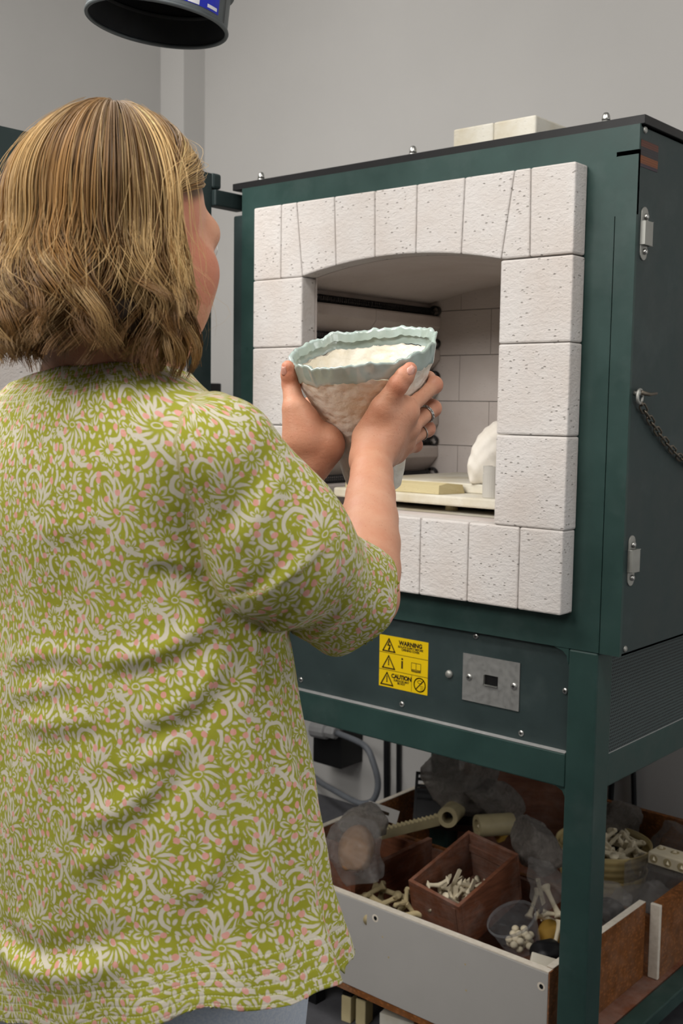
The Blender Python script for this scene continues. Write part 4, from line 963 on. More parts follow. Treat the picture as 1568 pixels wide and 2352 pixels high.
def lump(name, c, r, mat, label, cat, amp=.15, seed=0, rot=None, h=.005, group=None, fr=1.0, squash=None):
    rg = np.random.default_rng(seed); c = np.asarray(c, float); r = np.asarray(r, float)
    R = np.eye(3) if rot is None else np.array(Euler(rot).to_matrix()); e = EL(c, r*1.05, R); bag = mat in ('film', 'filmg')
    nn = rg.normal(size=(26 if bag else 12, 3)); nn /= np.linalg.norm(nn, axis=1)[:, None]; hh = np.linalg.norm(nn*r, axis=1)*rg.uniform(.62 if bag else .8, 1.12, len(nn))
    D_ = rg.normal(size=(8, 3))*1.7/r.mean(); ph_ = rg.uniform(0, 6.28, 8)
    def fn(P, cc, RR):
        q = (P-c)@R; d = np.max(q@nn.T-hh, axis=1); d = np.maximum(d, e(P)) if not bag else np.maximum(d, e(P)-.25*r.mean())
        qq = q+.25*r.mean()*np.sin(q[:, [1, 2, 0]]*2.6/r.mean()+seed)
        cr = sum(np.abs(np.sin(qq@D_[i]+ph_[i])) for i in range(8))/8-.63
        return (d+cr*amp*r.mean()*(2.0 if bag else 1.0))*.75
    V, F = sdf_mesh(fn, c-r.max()*1.5, c+r.max()*1.5, h, 2.4); o = fast_obj(name, V, F, M[mat], None, smooth=True); return tag(o, label, cat, group)
# ------------------------------------------------------------------ inside the chamber
def shelf(lo, hi, label): return tag(MB().box(lo, hi).build('kiln_shelf', M['slab'], bevel=.004), label, 'kiln shelf')
shelf((-1.628, 1.8975, 1.1903), (-1.13, 2.28, 1.2065), 'lower kiln shelf lying on the chamber floor')
for i, (x, y) in enumerate(((-1.58, 2.22), (-1.14, 2.22), (-1.36, 1.94))):
    tag(MB().lathe([(.014, 1.2067), (.014, 1.2217)], (x, y, 0), seg=16).build('shelf_spacer', M['buff']), 'small round spacer hidden between the two kiln shelves', 'spacer', 'spacers under the kiln shelf')
shelf((-1.632, 1.870, 1.222), (-1.125, 2.285, 1.2425), 'upper pale kiln shelf with rounded corner, front edge in the opening')
tag(MB().box((-1.60, 1.962, 1.2427), (-1.14, 2.30, 1.2630)).build('kiln_batt', M['slab'], bevel=.003), 'wide white-topped slab at the back of the shelf', 'slab')
mb = MB(); mb.prism([(1.877, 1.2427), (1.957, 1.2427), (1.957, 1.260), (1.905, 1.2655), (1.890, 1.2610), (1.880, 1.2620)], 0, -1.475, -1.350)
mb.add(np.array([[-1.350, 1.877, 1.2427], [-1.350, 1.957, 1.2427], [-1.350, 1.957, 1.260], [-1.350, 1.905, 1.2655], [-1.350, 1.880, 1.262], [-1.336, 1.952, 1.2427], [-1.338, 1.946, 1.2615]]), [(0, 5, 6, 3, 4), (5, 1, 2, 6), (6, 2, 3), (0, 1, 5)])
tag(mb.build('broken_batt', M['buff'], bevel=.0015), 'short broken buff slab in front of the white slab', 'slab')
pr = thing('kiln_prop', (-1.237, 1.905, 1.2427), 'grey notched kiln prop at the right end of the shelf', 'kiln prop')
mb = MB(); mb.lathe([(.0205, 1.2427), (.0208, 1.292)], (-1.237, 1.905, 0), seg=28); mb.build('prop_body', M['grey_prop'], pr, bevel=.001)
mb = MB()
for a0 in (.15, 2.2, 4.3):
    pl = [(-1.237+.0207*math.cos(a0+t_), 1.905+.0207*math.sin(a0+t_)) for t_ in np.linspace(0, 1.25, 8)]+[(-1.237+.009*math.cos(a0+t_), 1.905+.009*math.sin(a0+t_)) for t_ in np.linspace(1.25, 0, 8)]
    mb.prism(pl, 2, 1.2915, 1.306)
mb.build('prop_castle', M['grey_prop'], pr)
tag(MB().lathe([(.0125, 1.2427), (.0115, 1.25), (.0115, 1.276), (.0125, 1.282)], (-1.612, 1.906, 0), seg=20).build('kiln_prop', M['buff'], smooth=False), 'slim buff kiln prop at the left end of the shelf', 'kiln prop')
c = pY(1122, 1040, 1.985); sc_ = [EL(c+V3(.004, 0, -.012), (.042, .04, .058), None, .02), EL(c+V3(.03, .01, .035), (.034, .032, .036), None, .03), RC(c+V3(-.018, -.02, -.03), c+V3(-.02, -.02, -.055), .018, .012, .015)]
sV, sF = sdf_mesh(lambda P, cc, R: np.maximum(field(sc_, P)+.0016*np.sin(P[:, 0]*210)*np.sin(P[:, 2]*170+P[:, 1]*90), 1.2632-P[:, 2]), c-.12, c+.12, .004)
tag(fast_obj('clay_sculpture', sV, sF, M['white_clay'], None), 'rounded white clay piece half hidden by the right jamb', 'sculpture')
# bricks on the roof
for a, b, lab in ((-1.411, -1.3115, 'left white firebrick lying on the black kiln top'), (-1.3105, -1.211, 'right white firebrick on the kiln top, beside the other')):
    tag(MB().box((a, 1.985, 1.9292), (b, 2.21, 2.0055)).build('fire_brick', M['slab'], bevel=.004), lab, 'brick')
# ------------------------------------------------------------------ extraction duct overhead
DC = pD(360, 58, 1.96); DA = uv(V3(0, 0, 1)+.105*V3(.757, .653, 0)); v_ = CAM_C-DC; d1 = uv(v_-DA*(v_@DA)); d2 = np.cross(DA, d1); DR = np.column_stack([d1, d2, DA]); Rr = .1225; L_ = (H-DC[2])/DA[2]-.005
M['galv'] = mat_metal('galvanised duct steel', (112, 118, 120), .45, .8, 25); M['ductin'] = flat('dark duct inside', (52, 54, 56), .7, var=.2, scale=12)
DU = thing('extraction_duct', DC, 'round galvanised extraction duct with dark open mouth hanging from the ceiling', 'duct')
mb = MB(); mb.lathe([(Rr, 0), (Rr, .3), (Rr, L_)], DC, DR, 72); mb.f = [f for f in mb.f if len(f) < 10]; mb.build('duct_pipe', M['galv'], DU, smooth=True)
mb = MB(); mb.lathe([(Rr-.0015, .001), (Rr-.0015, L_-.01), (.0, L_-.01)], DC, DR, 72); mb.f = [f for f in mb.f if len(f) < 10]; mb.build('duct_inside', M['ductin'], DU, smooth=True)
mb = MB(); q = [(Rr+.0035*math.cos(t_)-.0005, .003+.0042*math.sin(t_)) for t_ in np.linspace(0, 2*PI, 9)]; mb.lathe(q, DC, DR, 72); mb.f = [f for f in mb.f if len(f) < 10]; mb.build('rolled_rim', M['galv'], DU, smooth=True)
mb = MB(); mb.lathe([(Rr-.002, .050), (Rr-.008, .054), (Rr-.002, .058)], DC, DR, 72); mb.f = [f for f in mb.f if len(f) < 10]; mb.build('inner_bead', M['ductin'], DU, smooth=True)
mb = MB(); mb.lathe([(Rr, .064), (Rr+.006, .066), (Rr+.006, .090), (Rr, .092)], DC, DR, 72); mb.f = [f for f in mb.f if len(f) < 10]; mb.build('coupling_band', M['galv'], DU, smooth=False)
def patch(a0, a1, h0, h1, rr, name, mat, par, n=24):
    mb = MB(); V = []
    for t_ in np.linspace(a0, a1, n):
        for h in (h0, h1): V.append(DC+DR@V3(rr*math.cos(t_), rr*math.sin(t_), h))
    return mb.add(V, [(2*i, 2*i+2, 2*i+3, 2*i+1) for i in range(n-1)]).build(name, M[mat], par)
sgn = 1 if (d2@CAM_M[0]) > 0 else -1
lb = patch(-sgn*1.15, sgn*.95, .0125, .058, Rr+.0006, 'duct_label', 'blue', DU); lb['label'] = 'blue label with white print'
for a0, a1, h0, h1 in ((-1.08, -.88, .017, .022), (-.8, -.55, .017, .021), (-.5, -.1, .017, .0235), (-.02, .05, .016, .024), (.1, .32, .017, .022), (.38, .56, .0135, .030), (.70, .90, .016, .0215), (-1.0, .3, .030, .044)):
    patch(sgn*a0, sgn*a1, h0, h1, Rr+.0011, 'label_print', 'white', lb, 8)
patch(sgn*1.12, sgn*1.135, .008, .30, Rr+.0012, 'duct_seam', 'void', DU, 3)
# ------------------------------------------------------------------ far things seen past her and under the kiln
cb = thing('dark_cabinet', (-3.20, 3.0-.5, 0), 'black cabinet with grey strip by the left wall, seen past the kiln door', 'cabinet')
MB().box((XL+.01, 2.2, 0), (-3.05, 2.86, 1.50)).build('cabinet_body', M['black'], cb, bevel=.004); MB().box((-3.0499, 2.2, 1.452), (-3.044, 2.86, 1.462)).build('trim_strip', M['plate'], cb)
def cable(name, pts, r, mat, label, cat='cable', group=None, n=40):
    pts = np.array(pts, float); m = len(pts); t0 = np.arange(m); tt_ = np.linspace(0, m-1, n); Q = []
    for t_ in tt_:
        i = min(int(t_), m-2); f = t_-i; p0, p1, p2, p3 = pts[max(i-1, 0)], pts[i], pts[i+1], pts[min(i+2, m-1)]
        Q.append(.5*((2*p1)+(-p0+p2)*f+(2*p0-5*p1+4*p2-p3)*f*f+(-p0+3*p1-3*p2+p3)*f**3))
    return tag(MB().tube(Q, r, 8).build(name, M[mat], smooth=True), label, cat, group)
wy = 2.988
for x, w_, lab in ((-2.352, .0, 'thicker left black cable running down the wall behind the kiln'), (-2.312, .012, 'thinner black cable beside the thick one on the back wall')):
    cable('power_cable', [(x, wy, 1.5), (x+.004, wy, .9), (x+.002+w_, wy, .45), (x+.012+w_, wy, .0)], .0105 if w_ == 0 else .008, 'cable', lab)
cable('power_cable', [(-1.49, wy, 1.4), (-1.487, wy, .7), (-1.495, wy, .3), (-1.50, wy, .0)], .009, 'cable', 'straight black cable on the wall right of the front leg')
cable('power_cable', [(-1.47, wy, 1.4), (-1.45, wy, .75), (-1.425, wy, .34), (-1.40, wy, .0)], .008, 'cable', 'slanting black cable on the wall near the right frame edge')
b0 = pY(783, 1692, 2.88); b1 = pY(783, 1768, 2.88)
ib = thing('isolator_box', (b0[0]-.06, 2.94, b1[2]), 'black switch box on the back wall beside her tunic', 'switch box')
MB().box((b0[0]-.13, 2.88, b1[2]), (b0[0], 2.9995, b0[2]+.02)).build('box_body', M['black'], ib, bevel=.003)
MB().box((b0[0]-.135, 2.876, b0[2]+.0), (b0[0]+.002, 2.8795, b0[2]+.02)).build('box_lid', M['black'], ib)
pl = pY(745, 1678, 2.86); pr_ = pY(812, 1691, 2.86)
cn = thing('cable_connector', pl, 'grey plastic cable connector above the black switch box', 'connector')
ax = uv(pr_-pl); MB().tube([pl-ax*.05, pl+ax*.012, pl+ax*.016], [.030, .030, .022], 12).build('connector_body', M['gplug'], cn); MB().tube([pl+ax*.016, pl+ax*.05, pl+ax*.056], [.022, .024, .020], 8).build('gland_nut', M['gplug'], cn)
q0 = pl+ax*.058
cable('grey_cable', [q0, pY(836, 1712, 2.84), pY(858, 1755, 2.83), pY(868, 1800, 2.83), pY(858, 1836, 2.83), pY(832, 1846, 2.83), pY(800, 1834, 2.84), pY(772, 1818, 2.86), pY(740, 1800, 2.90), pY(715, 1780, 2.98)], .0105, 'gcable', 'grey flex cable looping below the connector')
# ------------------------------------------------------------------ shelf, trays and their contents under the kiln
tag(MB().box((-1.838, 1.87, .1455), (-1.0, 2.76, .160)).build('shelf_board', M['ply']), 'dusty board lying on the lower rails of the kiln stand', 'shelf board')
lg = MB().box((-1.728, 1.905, 0), (-1.695, 1.938, .145)).build('shelf_support', M['black'], K)
T = thing('particle_board_tray', (-1.44, 2.07, .16), 'big open tray with white front board and raw brown sides', 'tray')
fb = MB().box((-1.86, 1.845, .1275), (-1.0405, 1.8605, .3325)).build('front_board', M['mel'], T, bevel=.0015); fb['label'] = 'white laminated front board with screw holes'
MB().box((-1.86, 1.8455, .333), (-1.0405, 1.862, .3355)).build('board_edge', M['edge'], fb); MB().box((-1.0403, 1.8455, .1275), (-1.0375, 1.8605, .3355)).build('board_end', M['chip'], fb)
MB().box((-1.86, 1.8465, .1115), (-1.04, 1.866, .1272)).build('bottom_batten', M['chip'], T)
for px, py in ((862, 2109), (1243, 2266), (878, 2152), (1068, 2215), (1070, 2275), (892, 2199)):
    p = pY(px, py, 1.8445); big = (px, py) in ((862, 2109), (1243, 2266)); r_h = .0052 if big else .0022
    MB().lathe([(r_h, 0), (0, .0001)], p, np.array(Matrix.Rotation(PI/2, 3, 'X')), 12).build('screw_hole', M['void'] if big else M['boned'], fb)
    if big: MB().lathe([(r_h*1.7, 0), (r_h*1.0, .0003), (r_h*1.0, .0002)], p+V3(-.001, .0002, -.0005), np.array(Matrix.Rotation(PI/2, 3, 'X')), 14).build('hole_chip', M['edge'], fb)
sb = MB().box((-1.0555, 1.862, .1605), (-1.0405, 2.268, .335)).build('side_board', M['chip'], T, bevel=.0015)
MB().box((-1.0553, 1.864, .3351), (-1.0407, 2.266, .3365)).build('board_edge', M['edge'], sb)
sb = MB().box((-1.855, 1.862, .1605), (-1.84, 2.268, .347)).build('side_board', M['chip'], T, bevel=.001); MB().box((-1.855, 1.862, .3471), (-1.84, 2.268, .3490)).build('board_edge', M['edge'], sb)
MB().box((-1.84, 1.862, .1605), (-1.056, 2.268, .170)).build('tray_floor', M['ply'], T); MB().box((-1.84, 2.254, .1705), (-1.056, 2.268, .30)).build('back_board', M['ply'], T)
MB().box((-1.63, 1.95, .1705), (-1.617, 2.254, .33)).build('divider', M['ply'], T); MB().box((-1.84, 2.05, .1705), (-1.63, 2.062, .335)).build('divider', M['ply'], T)
T2 = thing('particle_board_crate', (-1.42, 2.4, .16), 'second brown crate with chipped white-painted end, behind the tray', 'crate')
e_ = MB().box((-1.034, 2.275, .1605), (-1.010, 2.285, .332)).build('end_board', M['edge'], T2, bevel=.002); e_['label'] = 'chipped white-painted end grain'
MB().box((-1.032, 2.2855, .1605), (-1.011, 2.735, .331)).build('side_board', M['chip'], T2); MB().box((-1.84, 2.275, .1605), (-1.0345, 2.288, .30)).build('front_board', M['chip'], T2)
MB().box((-1.84, 2.288, .1605), (-1.032, 2.735, .170)).build('crate_floor', M['ply'], T2); MB().box((-1.84, 2.72, .1705), (-1.032, 2.7345, .365)).build('back_board', M['chip'], T2)
lb_ = MB().box((-1.855, 2.27, .1605), (-1.841, 2.735, .347)).build('side_board', M['chip'], T2); MB().box((-1.855, 2.27, .3471), (-1.841, 2.735, .3490)).build('board_edge', M['edge'], lb_)
# small plywood box, tilted
bA, bB, bC = V3(-1.4685, 1.958, .358), V3(-1.323, 1.948, .3435), V3(-1.303, 2.155, .407)
ex = uv(bB-bA); ey = uv((bC-bB)-ex*((bC-bB)@ex)); ez = np.cross(ex, ey); lw, ll, lh = np.linalg.norm(bB-bA), np.linalg.norm(bC-bB), .128
BM = np.eye(4); BM[:3, 0], BM[:3, 1], BM[:3, 2], BM[:3, 3] = ex, ey, ez, bA-ez*lh
SB = thing('small_plywood_box', bA-ez*lh, 'small dusty open plywood box tilted up inside the tray', 'box')
w_ = .0085
for nm, lo, hi in (('front_panel', (0, 0, 0), (lw, w_, lh)), ('back_panel', (0, ll-w_, 0), (lw, ll, lh)), ('side_panel', (0, w_+.0003, 0), (w_, ll-w_-.0003, lh)), ('side_panel', (lw-w_, w_+.0003, 0), (lw, ll-w_-.0003, lh)), ('bottom_panel', (w_, w_, 0), (lw-w_, ll-w_, .006)), ('inner_rail', (w_, ll-w_-.006, lh*.62), (lw-w_, ll-w_-.0005, lh*.78))):
    MB().box(np.array(lo), np.array(hi), BM).build(nm, M['ply'], SB, bevel=.001)
MB().box(np.array((lw-.018, -.0012, .0)), np.array((lw-.010, -.0002, lh*.92)), BM).build('paint_streak', M['plyd'], SB)
def bx(u, v, w): return BM[:3, :3]@V3(u, v, w)+BM[:3, 3]
# stilts: three kinds, copied
def stilt_spool():
    mb = MB(); mb.lathe([(.0095, 0), (.0092, .002), (.0055, .009), (.0045, .02), (.0045, .045), (.0055, .056), (.0092, .063), (.0095, .065)], (0, 0, -.0325), None, 14); return mb
def stilt_tri():
    mb = MB()
    for k in range(3):
        a = 2*PI*k/3; d = V3(math.cos(a), math.sin(a), 0); mb.tube([V3(0, 0, 0), d*.016, d*.030], [.0062, .0048, .0056], 8); mb.tube([d*.028+V3(0, 0, -.010), d*.029, d*.028+V3(0, 0, .012)], [.0012, .0058, .0010], 8)
    return mb
def stilt_bar():
    mb = MB(); mb.prism([(-.0045, -.004), (.0045, -.004), (.001, .006), (-.001, .006)], 0, -.032, .032); return mb
protos = []
def make_stilt(kind, mat):
    mb = (stilt_spool, stilt_tri, stilt_bar)[kind](); return mb
def stilts(spots, mat, label, group, seed, scale=1.0):
    rg = np.random.default_rng(seed); first = {}
    for c, kind in spots:
        if kind not in first:
            o = make_stilt(kind, mat).build('kiln_stilt', M[mat], None, smooth=(kind == 0), origin=(0, 0, 0)); first[kind] = o
        else: o = first[kind].copy(); COL.objects.link(o)
        o.location = tuple(c); o.rotation_euler = tuple(rg.uniform(0, PI, 3)) if kind != 1 else tuple(rg.uniform(-.9, .9, 3)); o.scale = (scale*rg.uniform(.85, 1.15),)*3
        tag(o, (label+' ')+('spool-shaped', 'three-armed', 'bar-shaped')[kind]+' kiln stilt', 'kiln stilt', group+' ('+('spools', 'three-armed', 'bars')[kind]+')')
rg = np.random.default_rng(3)
stilts([(bx(.025+.095*rg.random(), .02+.10*rg.random(), .030+.019*(i//6)), (2, 1, 2, 0)[i % 4]) for i in range(22)]+[(bx(.075, .125, .065), 0), (bx(.09, .13, .06), 1), (bx(.10, .10, .085), 1), (bx(.035, .06, .09), 1)], 'bone', 'cream', 'stilts in the small plywood box', 4, .95)
for o in [o for o in bpy.data.objects if o.get('group', '').startswith('stilts in the small')]: o['label'] = o['label']+' heaped in the small plywood box'
stilts([((-1.60+.12*rg.random(), 1.88+.13*rg.random(), .215+.027*(i//6)), (0, 0, 1)[i % 3]) for i in range(24)], 'boned', 'dull beige', 'stilts left of the plywood box', 6, 1.25)
for o in [o for o in bpy.data.objects if o.get('group', '').startswith('stilts left')]: o['label'] = o['label']+' lying left of the plywood box'
stilts([(pZ(x, y, z_), k_) for x, y, z_, k_ in ((1268, 2070, .33, 0), (1240, 2048, .32, 2), (1282, 2100, .31, 0), (1225, 2075, .27, 0), (1255, 2110, .28, 1), (1278, 2150, .28, 0))], 'bone', 'pale', 'stilts between the plywood box and the front leg', 8, 1.1)
for o in [o for o in bpy.data.objects if o.get('group', '').startswith('stilts between')]: o['label'] = o['label']+' loose between plywood box and front leg'
# clear tub with clay beads
tc = pZ(1174, 2109, .318); ta = uv(V3(-.36, -.20, 1)+.30*uv(CAM_C-tc)*V3(1, 1, 0)); t1 = uv(np.cross(ta, V3(0, 1, 0))); t2 = np.cross(ta, t1); TRm = np.column_stack([t1, t2, ta])
TB_ = thing('plastic_tub', tc-ta*.075, 'clear plastic tub of clay beads leaning behind the front board', 'tub')
mb = MB(); mb.lathe([(.0, -.075), (.037, -.075), (.0405, -.072), (.0535, -.004), (.0535, .0)], tc, TRm, 40); mb.f = [f for f in mb.f if len(f) < 10]; mb.build('tub_wall', M['tub'], TB_, smooth=True)
mb = MB(); mb.lathe([(.0535, -.006), (.0565, -.005), (.0568, .001), (.0535, .0018), (.0535, -.006)], tc, TRm, 40); mb.f = [f for f in mb.f if len(f) < 10]; mb.build('tub_rim', M['tub'], TB_, smooth=True)
first = None
for i in range(20):
    a = i*2.4; r_b = .029*math.sqrt(((i % 10)+.4)/10); c = tc+TRm@V3(r_b*math.cos(a), r_b*math.sin(a), -.064+.016*(i//10))
    if first is None: first = MB().sph((0, 0, 0), (.0088, .0084, .0078), None, 12, 8).build('clay_bead', M['bone'], None, smooth=True, origin=(0, 0, 0)); o = first
    else: o = first.copy(); COL.objects.link(o)
    o.location = tuple(c); tag(o, 'round cream clay bead inside the clear plastic tub', 'bead', 'clay beads in the tub')
# bowl of stilts on the crate
bc = pD(1386, 1932, 2.86)+V3(0, 0, -.001); bz = bc[2]; BW = thing('stoneware_bowl', bc-V3(0, 0, .13), 'ochre ribbed stoneware bowl full of cream stilts, behind the front leg', 'bowl')
t = NT('ochre ribbed glaze', .35, .45); n = t.noise(10, 4); ob = t.obj(); sx = t.node('ShaderNodeSeparateXYZ'); t.l.new(ob, sx.inputs[0]); E.T = t; wv_ = E.op('SINE', E(sx.outputs['Z'])*330)
t.set(Base_Color=t.mix((wv_*.25+.3).v, t.ramp(n, (.3, lin((176, 156, 104))), (.7, lin((194, 176, 126)))), lin((150, 126, 78)))); t.bump(wv_.v, .35, .002); M['bowl'] = t.m
mb = MB(); mb.lathe([(.0, -.130), (.058, -.130), (.062, -.124), (.082, -.10), (.105, -.06), (.118, -.02), (.121, 0), (.120, .003), (.117, .002), (.113, -.02), (.10, -.06), (.075, -.10), (0, -.112)], bc, None, 56); mb.build('bowl_body', M['bowl'], BW, smooth=True)
MB().sph(bc+V3(.016, -.1195, -.013), (.0085, .0018, .0065)).build('glaze_spot', M['white'], BW, smooth=True)
sp = [];
for i in range(46):
    a = i*2.39996; q = .092*math.sqrt((i % 23+.5)/23); sp.append((bc+V3(q*math.cos(a), q*math.sin(a), -.034+.026*(i//23)-.0*q), (0, 2, 1, 0, 2)[i % 5]))
stilts(sp, 'bone', 'cream', 'stilts in the stoneware bowl', 12, 1.1)
for o in [o for o in bpy.data.objects if o.get('group', '').startswith('stilts in the stoneware')]: o['label'] = o['label']+' heaped in the ochre bowl'
tag(MB().lathe([(.0, .0), (.075, .0), (.10, .045), (.112, .09), (.108, .09), (.07, .006), (0, .006)], (bc[0], bc[1], .171), None, 40).build('stoneware_bowl', M['bowl'], smooth=True), 'plain ochre bowl underneath the full ribbed bowl', 'bowl')
# white strips with pyramids
PS = thing('stilt_rail', pZ(1565, 1978, .345), 'cream clay bar with rows of round pits beside the bowl', 'clay bar'); c = pZ(1567, 1980, .345); Rz = np.array(Matrix.Rotation(-.05, 3, 'Z'))
Mx = np.eye(4); Mx[:3, :3] = Rz; Mx[:3, 3] = c; MB().box(np.array((-.075, -.03, -.016)), np.array((.11, .03, .014)), Mx).build('bar_body', M['bone'], PS, bevel=.003)
for i in range(5):
    for (y_, z_, n_) in ((-.0302, -.001, 'X'), (.008, .0142, 'Z')):
        p = c+Rz@V3(-.06+.036*i, y_, z_); R_ = np.array(Matrix.Rotation(PI/2, 3, 'X')) if n_ == 'X' else np.eye(3)
        MB().lathe([(.0105, -.0004), (.0105, .0006), (.0085, .0008), (.0085, .0004), (.0, .0004)], p, Rz@R_, 18).build('pit', M['boned'], PS)
        m2 = MB(); m2.add([p+Rz@R_@V3(*q) for q in ((-.005, -.005, .0008), (.006, -.004, .0008), (.001, .007, .0008), (.001, -.001, .006))], [(0, 1, 3), (1, 2, 3), (2, 0, 3), (0, 2, 1)]); m2.build('pit_point', M['bone'], PS)
tag(MB().box((c[0]-.12, c[1]-.06, .1705), (c[0]+.10, c[1]+.03, c[2]-.018)).build('clay_pack', M['film']), 'clear packet under the cream clay bar', 'packet')
# tubes, bar, mustard piece
def hollow(name, c, d, r0, r1, l, mat, label):
    R = np.array(Vector(d).to_track_quat('Z', 'Y').to_matrix()); mb = MB(); mb.lathe([(r1, 0), (r0-.001, 0), (r0, .002), (r0, l-.002), (r0-.001, l), (r1, l), (r1, 0)], c, R, 40); mb.f = [f for f in mb.f if len(f) < 10]
    return tag(mb.build(name, M[mat], smooth=False), label, 'tube')
p = pZ(1027, 1878, .355); hollow('clay_tube', p, (-.35, .90, -.08), .0275, .0150, .09, 'olive', 'olive hollow clay tube facing the camera, left of its pair')
p = pZ(1094, 1897, .345); hollow('clay_tube', p, (.55, .80, -.02), .0285, .0165, .10, 'olive', 'hollow clay tube lying right of the other, white chip inside')
tag(MB().cbox(p+V3(.006, .018, -.003), (.018, .012, .02), (.3, .7, .2)).build('clay_chip', M['bone'], bevel=.001), 'white clay chip stuck in the mouth of the right tube', 'chip')
pa, pb = pZ(872, 1912, .345), pZ(1006, 1880, .345); dv = uv(pb-pa); up_ = V3(0, 0, 1); sd_ = np.cross(up_, dv); l_ = np.linalg.norm(pb-pa); mb = MB(); prf = [(0, -.016), (l_, -.016), (l_, .012)]; nt = 14
for i in range(nt): prf += [(l_-(i+.5)*l_/nt, .012), (l_-(i+.6)*l_/nt, .008), (l_-(i+.95)*l_/nt, .008)] if i < nt-1 else [(.008, .012), (0, .004)]
Mx = np.eye(4); Mx[:3, 0], Mx[:3, 1], Mx[:3, 2], Mx[:3, 3] = dv, sd_, up_, pa
m2 = MB().prism([(a, b) for a, b in prf], 1, -.010, .010); v = m2.v[0]@Mx[:3, :3].T+Mx[:3, 3]; m2.v = [v]; tag(m2.build('notched_bar', M['olive'], bevel=.001), 'long olive bar with saw-tooth notches across the tray', 'bar')
p = pZ(1154, 1902, .33); lump('clay_offcut', p+V3(0, 0, -.004), (.018, .015, .042), 'mustard', 'mustard yellow clay offcut behind the small plywood box', 'offcut', .18, 5, (.1, .35, .3), .003)
# black slotted basket, leaning board, film
c = pZ(958, 1775, .415); Rb = np.array(Euler((-.55, .0, .55)).to_matrix()); BK = thing('slotted_basket', c-V3(0, 0, .12), 'black slotted plastic basket leaning at the back of the tray', 'basket'); Mx = np.eye(4); Mx[:3, :3] = Rb; Mx[:3, 3] = c
mb = MB(); mb.box(np.array((-.004, 0, -.125)), np.array((.004, .006, 0)), Mx); mb.box(np.array((.15, 0, -.125)), np.array((.158, .006, 0)), Mx); mb.box(np.array((-.004, 0, -.004)), np.array((.158, .006, .004)), Mx)
for i in range(4): mb.box(np.array((0, .001, -.02-.018*i)), np.array((.156, .005, -.012-.018*i)), Mx)
mb.build('slotted_side', M['cable'], BK); MB().box(np.array((-.004, .001, -.133)), np.array((.24, .09, -.04)), Mx).build('basket_base', M['cable'], BK)
p0, p1 = pZ(1112, 1905, .255), pZ(1302, 1925, .255); dd = uv(p1-p0)
m2 = MB(); lean = V3(-.12, .30, .9); hgt = .25; th_ = uv(np.cross(dd, lean))*.012; q = [p0-dd*.02-V3(0, 0, .05), p1+dd*.03-V3(0, 0, .05)]; q += [q[1]+uv(lean)*hgt, q[0]+uv(lean)*hgt]
m2.add(np.array(q+[a+th_ for a in q]), [(0, 1, 2, 3), (7, 6, 5, 4), (0, 4, 5, 1), (1, 5, 6, 2), (2, 6, 7, 3), (3, 7, 4, 0)]); tag(m2.build('leaning_board', M['plyd']), 'dark brown board leaning up at the back under the kiln', 'board')
lump('plastic_bag', pD(1055, 1785, 3.03)+V3(0, 0, .0), (.120, .045, .115), 'filmg', 'large crumpled grey plastic bag hanging over the leaning board', 'plastic bag', .16, 3, (.1, .15, .7), .006)
lump('plastic_bag', pD(1130, 1838, 3.0), (.085, .045, .07), 'filmg', 'dark folded film below the large grey bag', 'plastic bag', .2, 4, (.4, .3, .2), .006)
lump('wrapped_clay', pD(822, 1955, 2.56), (.062, .10, .055), 'film', 'clear film bag in the left compartment beside her tunic', 'plastic bag', .2, 8, (.1, .2, .6), .005)
lump('clay_roll', pD(818, 1950, 2.57), (.040, .085, .038), 'brownclay', 'brown clay roll wrapped inside the clear film bag', 'clay roll', .05, 9, (.1, .2, .6), .005)
lump('plastic_bag', pD(838, 1885, 2.66), (.075, .05, .034), 'filmg', 'flat grey bag on top of the left compartment', 'plastic bag', .2, 18, (.1, -.15, .5), .005)
lump('plastic_bag', pD(1238, 1950, 2.62), (.06, .06, .085), 'filmg', 'grey translucent bag right of the small plywood box', 'plastic bag', .22, 10, (.2, .1, .3), .005)
lump('plastic_bag', pD(1255, 2035, 2.50), (.055, .05, .05), 'film', 'shiny clear bag with stilts just left of the front leg', 'plastic bag', .26, 11, None, .005)
lump('plastic_bag', pD(1400, 2075, 2.50), (.055, .055, .06), 'film', 'clear bag of dark bits just right of the front leg', 'plastic bag', .2, 12, None, .005)
lump('plastic_bag', pD(1485, 2085, 2.62), (.075, .07, .045), 'film', 'creased clear sheet spread over the crate corner', 'plastic bag', .2, 13, (.1, .1, .4), .006)
lump('plastic_bag', V3(-1.33, 2.685, .30), (.085, .030, .130), 'filmg', 'bag of brown clay standing behind the ribbed bowl', 'plastic bag', .2, 14, None, .006)
lump('plastic_bag', V3(-1.18, 2.675, .285), (.06, .035, .118), 'film', 'limp clear bag on the right behind the bowl', 'plastic bag', .25, 15, (.2, .5, 0), .006)
lump('dark_offcut', pD(1400, 2095, 2.50), (.034, .03, .028), 'cable', 'dark lump inside the clear bag right of the leg', 'offcut', .3, 16, None, .004)
lump('dark_offcut', pZ(1255, 2190, .255), (.035, .04, .028), 'cable', 'black rubber scrap behind the plastic tub', 'offcut', .25, 17, None, .004)
lump('clay_offcut', pZ(1262, 2148, .25), (.026, .03, .034), 'mustard', 'brown rounded clay piece beside the front leg', 'offcut', .1, 19, None, .004)
tag(MB().cbox(pZ(1252, 2215, .275)+V3(0, 0, -.02), (.07, .05, .05), (.15, .2, .5)).build('plaster_block', M['slab'], bevel=.002), 'grey-white plaster wedge at the tray corner by the leg', 'block')
cdp = pZ(878, 1866, .375); Rc = Euler((.5, .3, .6)); cd_ = MB().cbox(cdp, (.085, .045, .0012), Rc).build('paper_tag', M['mel']); tag(cd_, 'crumpled white card tag on top of the grey bag', 'card')
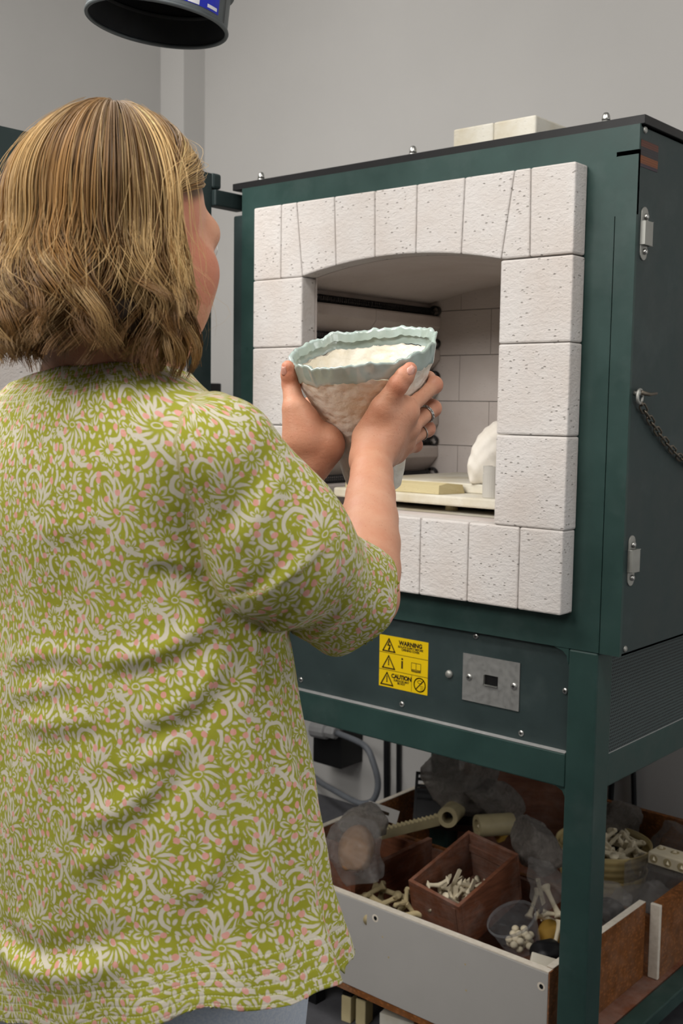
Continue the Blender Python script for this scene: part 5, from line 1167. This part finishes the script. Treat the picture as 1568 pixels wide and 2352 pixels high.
MB().cbox(cdp+np.array(Rc.to_matrix())@V3(.0, 0, .0012), (.035, .010, .0006), Rc).build('tag_print', M['ink'], cd_)
# props on the floor below
def pair(c, dz, lab):
    r = thing('kiln_support', c, lab, 'kiln support'); Mx = np.eye(4); Mx[:3, :3] = np.array(Matrix.Rotation(.15, 3, 'Z')); Mx[:3, 3] = c
    MB().box(np.array((-.013, -.018, 0)), np.array((.013, .018, .062)), Mx).build('support_body', M['buff'], r, bevel=.002); MB().box(np.array((-.012, -.014, .0622)), np.array((.012, .016, .069)), Mx).build('support_cap', M['void'], r)
    return r
pair(pZ(803, 2340, 0), 0, 'left buff support block with dark cap on the floor'); pair(pZ(836, 2348, 0), 0, 'right buff support block of the pair on the floor')
hb_ = thing('slotted_block', V3(-1.50, 1.95, 0), 'pale block with square hole on the floor under the tray', 'block'); tz = .062; q0, q1, q2 = pZ(880, 2275, tz), pZ(872, 2326, tz), pZ(965, 2302, tz)
ux = uv(q2-q0); uy = uv(np.cross(V3(0, 0, 1), ux)); Mx = np.eye(4); Mx[:3, 0], Mx[:3, 1], Mx[:3, 2], Mx[:3, 3] = ux, uy, V3(0, 0, 1), q1*V3(1, 1, 0)
mb = MB(); W_, D_ = .13, .10
for lo, hi in (((0, 0, .03), (.022, D_, tz)), ((.05, 0, .03), (W_, D_, tz)), ((.022, 0, .03), (.05, .035, tz)), ((.022, .065, .03), (.05, D_, tz))): mb.box(np.array(lo, float), np.array(hi, float), Mx)
mb.build('block_top', M['slab'], hb_); MB().box(np.array((-.004, -.004, 0)), np.array((W_, D_, .0298)), Mx).build('block_base', M['buff'], hb_, bevel=.002)
MB().box(np.array((.085, .0, .0622)), np.array((.125, .06, .064)), Mx).build('hole_shadow', M['plyd'], hb_)  # thin dark sheet standing in for the shadow inside the hole
# ------------------------------------------------------------------ light
def area(name, loc, size, power, col=(1, .97, .93), rot=(0, 0, 0)):
    l = bpy.data.lights.new(name, 'AREA'); l.shape = 'RECTANGLE'; l.size, l.size_y = size; l.energy = power; l.color = col
    o = bpy.data.objects.new(name, l); o.location = loc; o.rotation_euler = rot; COL.objects.link(o); return o
def aim(o, tgt): o.rotation_euler = (Vector(tgt)-o.location).to_track_quat('-Z', 'Y').to_euler()
k = area('strip light', (-1.9, .45, 3.0), (1.5, .6), 26); aim(k, (-1.3, 1.5, 1.2))
k = area('strip light', (-1.3, -1.5, 3.0), (2.2, 1.2), 34); aim(k, (-1.3, 2.0, 1.9)); k.data.spread = math.radians(115)
area('ceiling light', (-2.7, .9, 3.2), (1.2, .6), 13)
area('ceiling light', (.3, .6, 3.2), (1.2, .6), 24)
k = area('added fill', (2.25, 1.9, 1.5), (1.4, 1.4), 17, (.97, .98, 1)); aim(k, (-1.2, 2.4, .6))  # added low fill, not a lamp of the room; lifts the wall under the kiln
w = bpy.data.worlds.new('world'); S.world = w; w.use_nodes = True
w.node_tree.nodes['Background'].inputs[0].default_value = (1, 1, 1, 1); w.node_tree.nodes['Background'].inputs[1].default_value = .10
S.cycles.use_denoising = True; S.cycles.max_bounces = 5; S.cycles.diffuse_bounces = 3; S.cycles.glossy_bounces = 2; S.cycles.transmission_bounces = 2; S.cycles.transparent_max_bounces = 8
S.cycles.use_adaptive_sampling = True; S.cycles.adaptive_threshold = .035; S.cycles.adaptive_min_samples = 12
S.cycles.time_limit = 1000
S.cycles.sample_clamp_indirect = 6
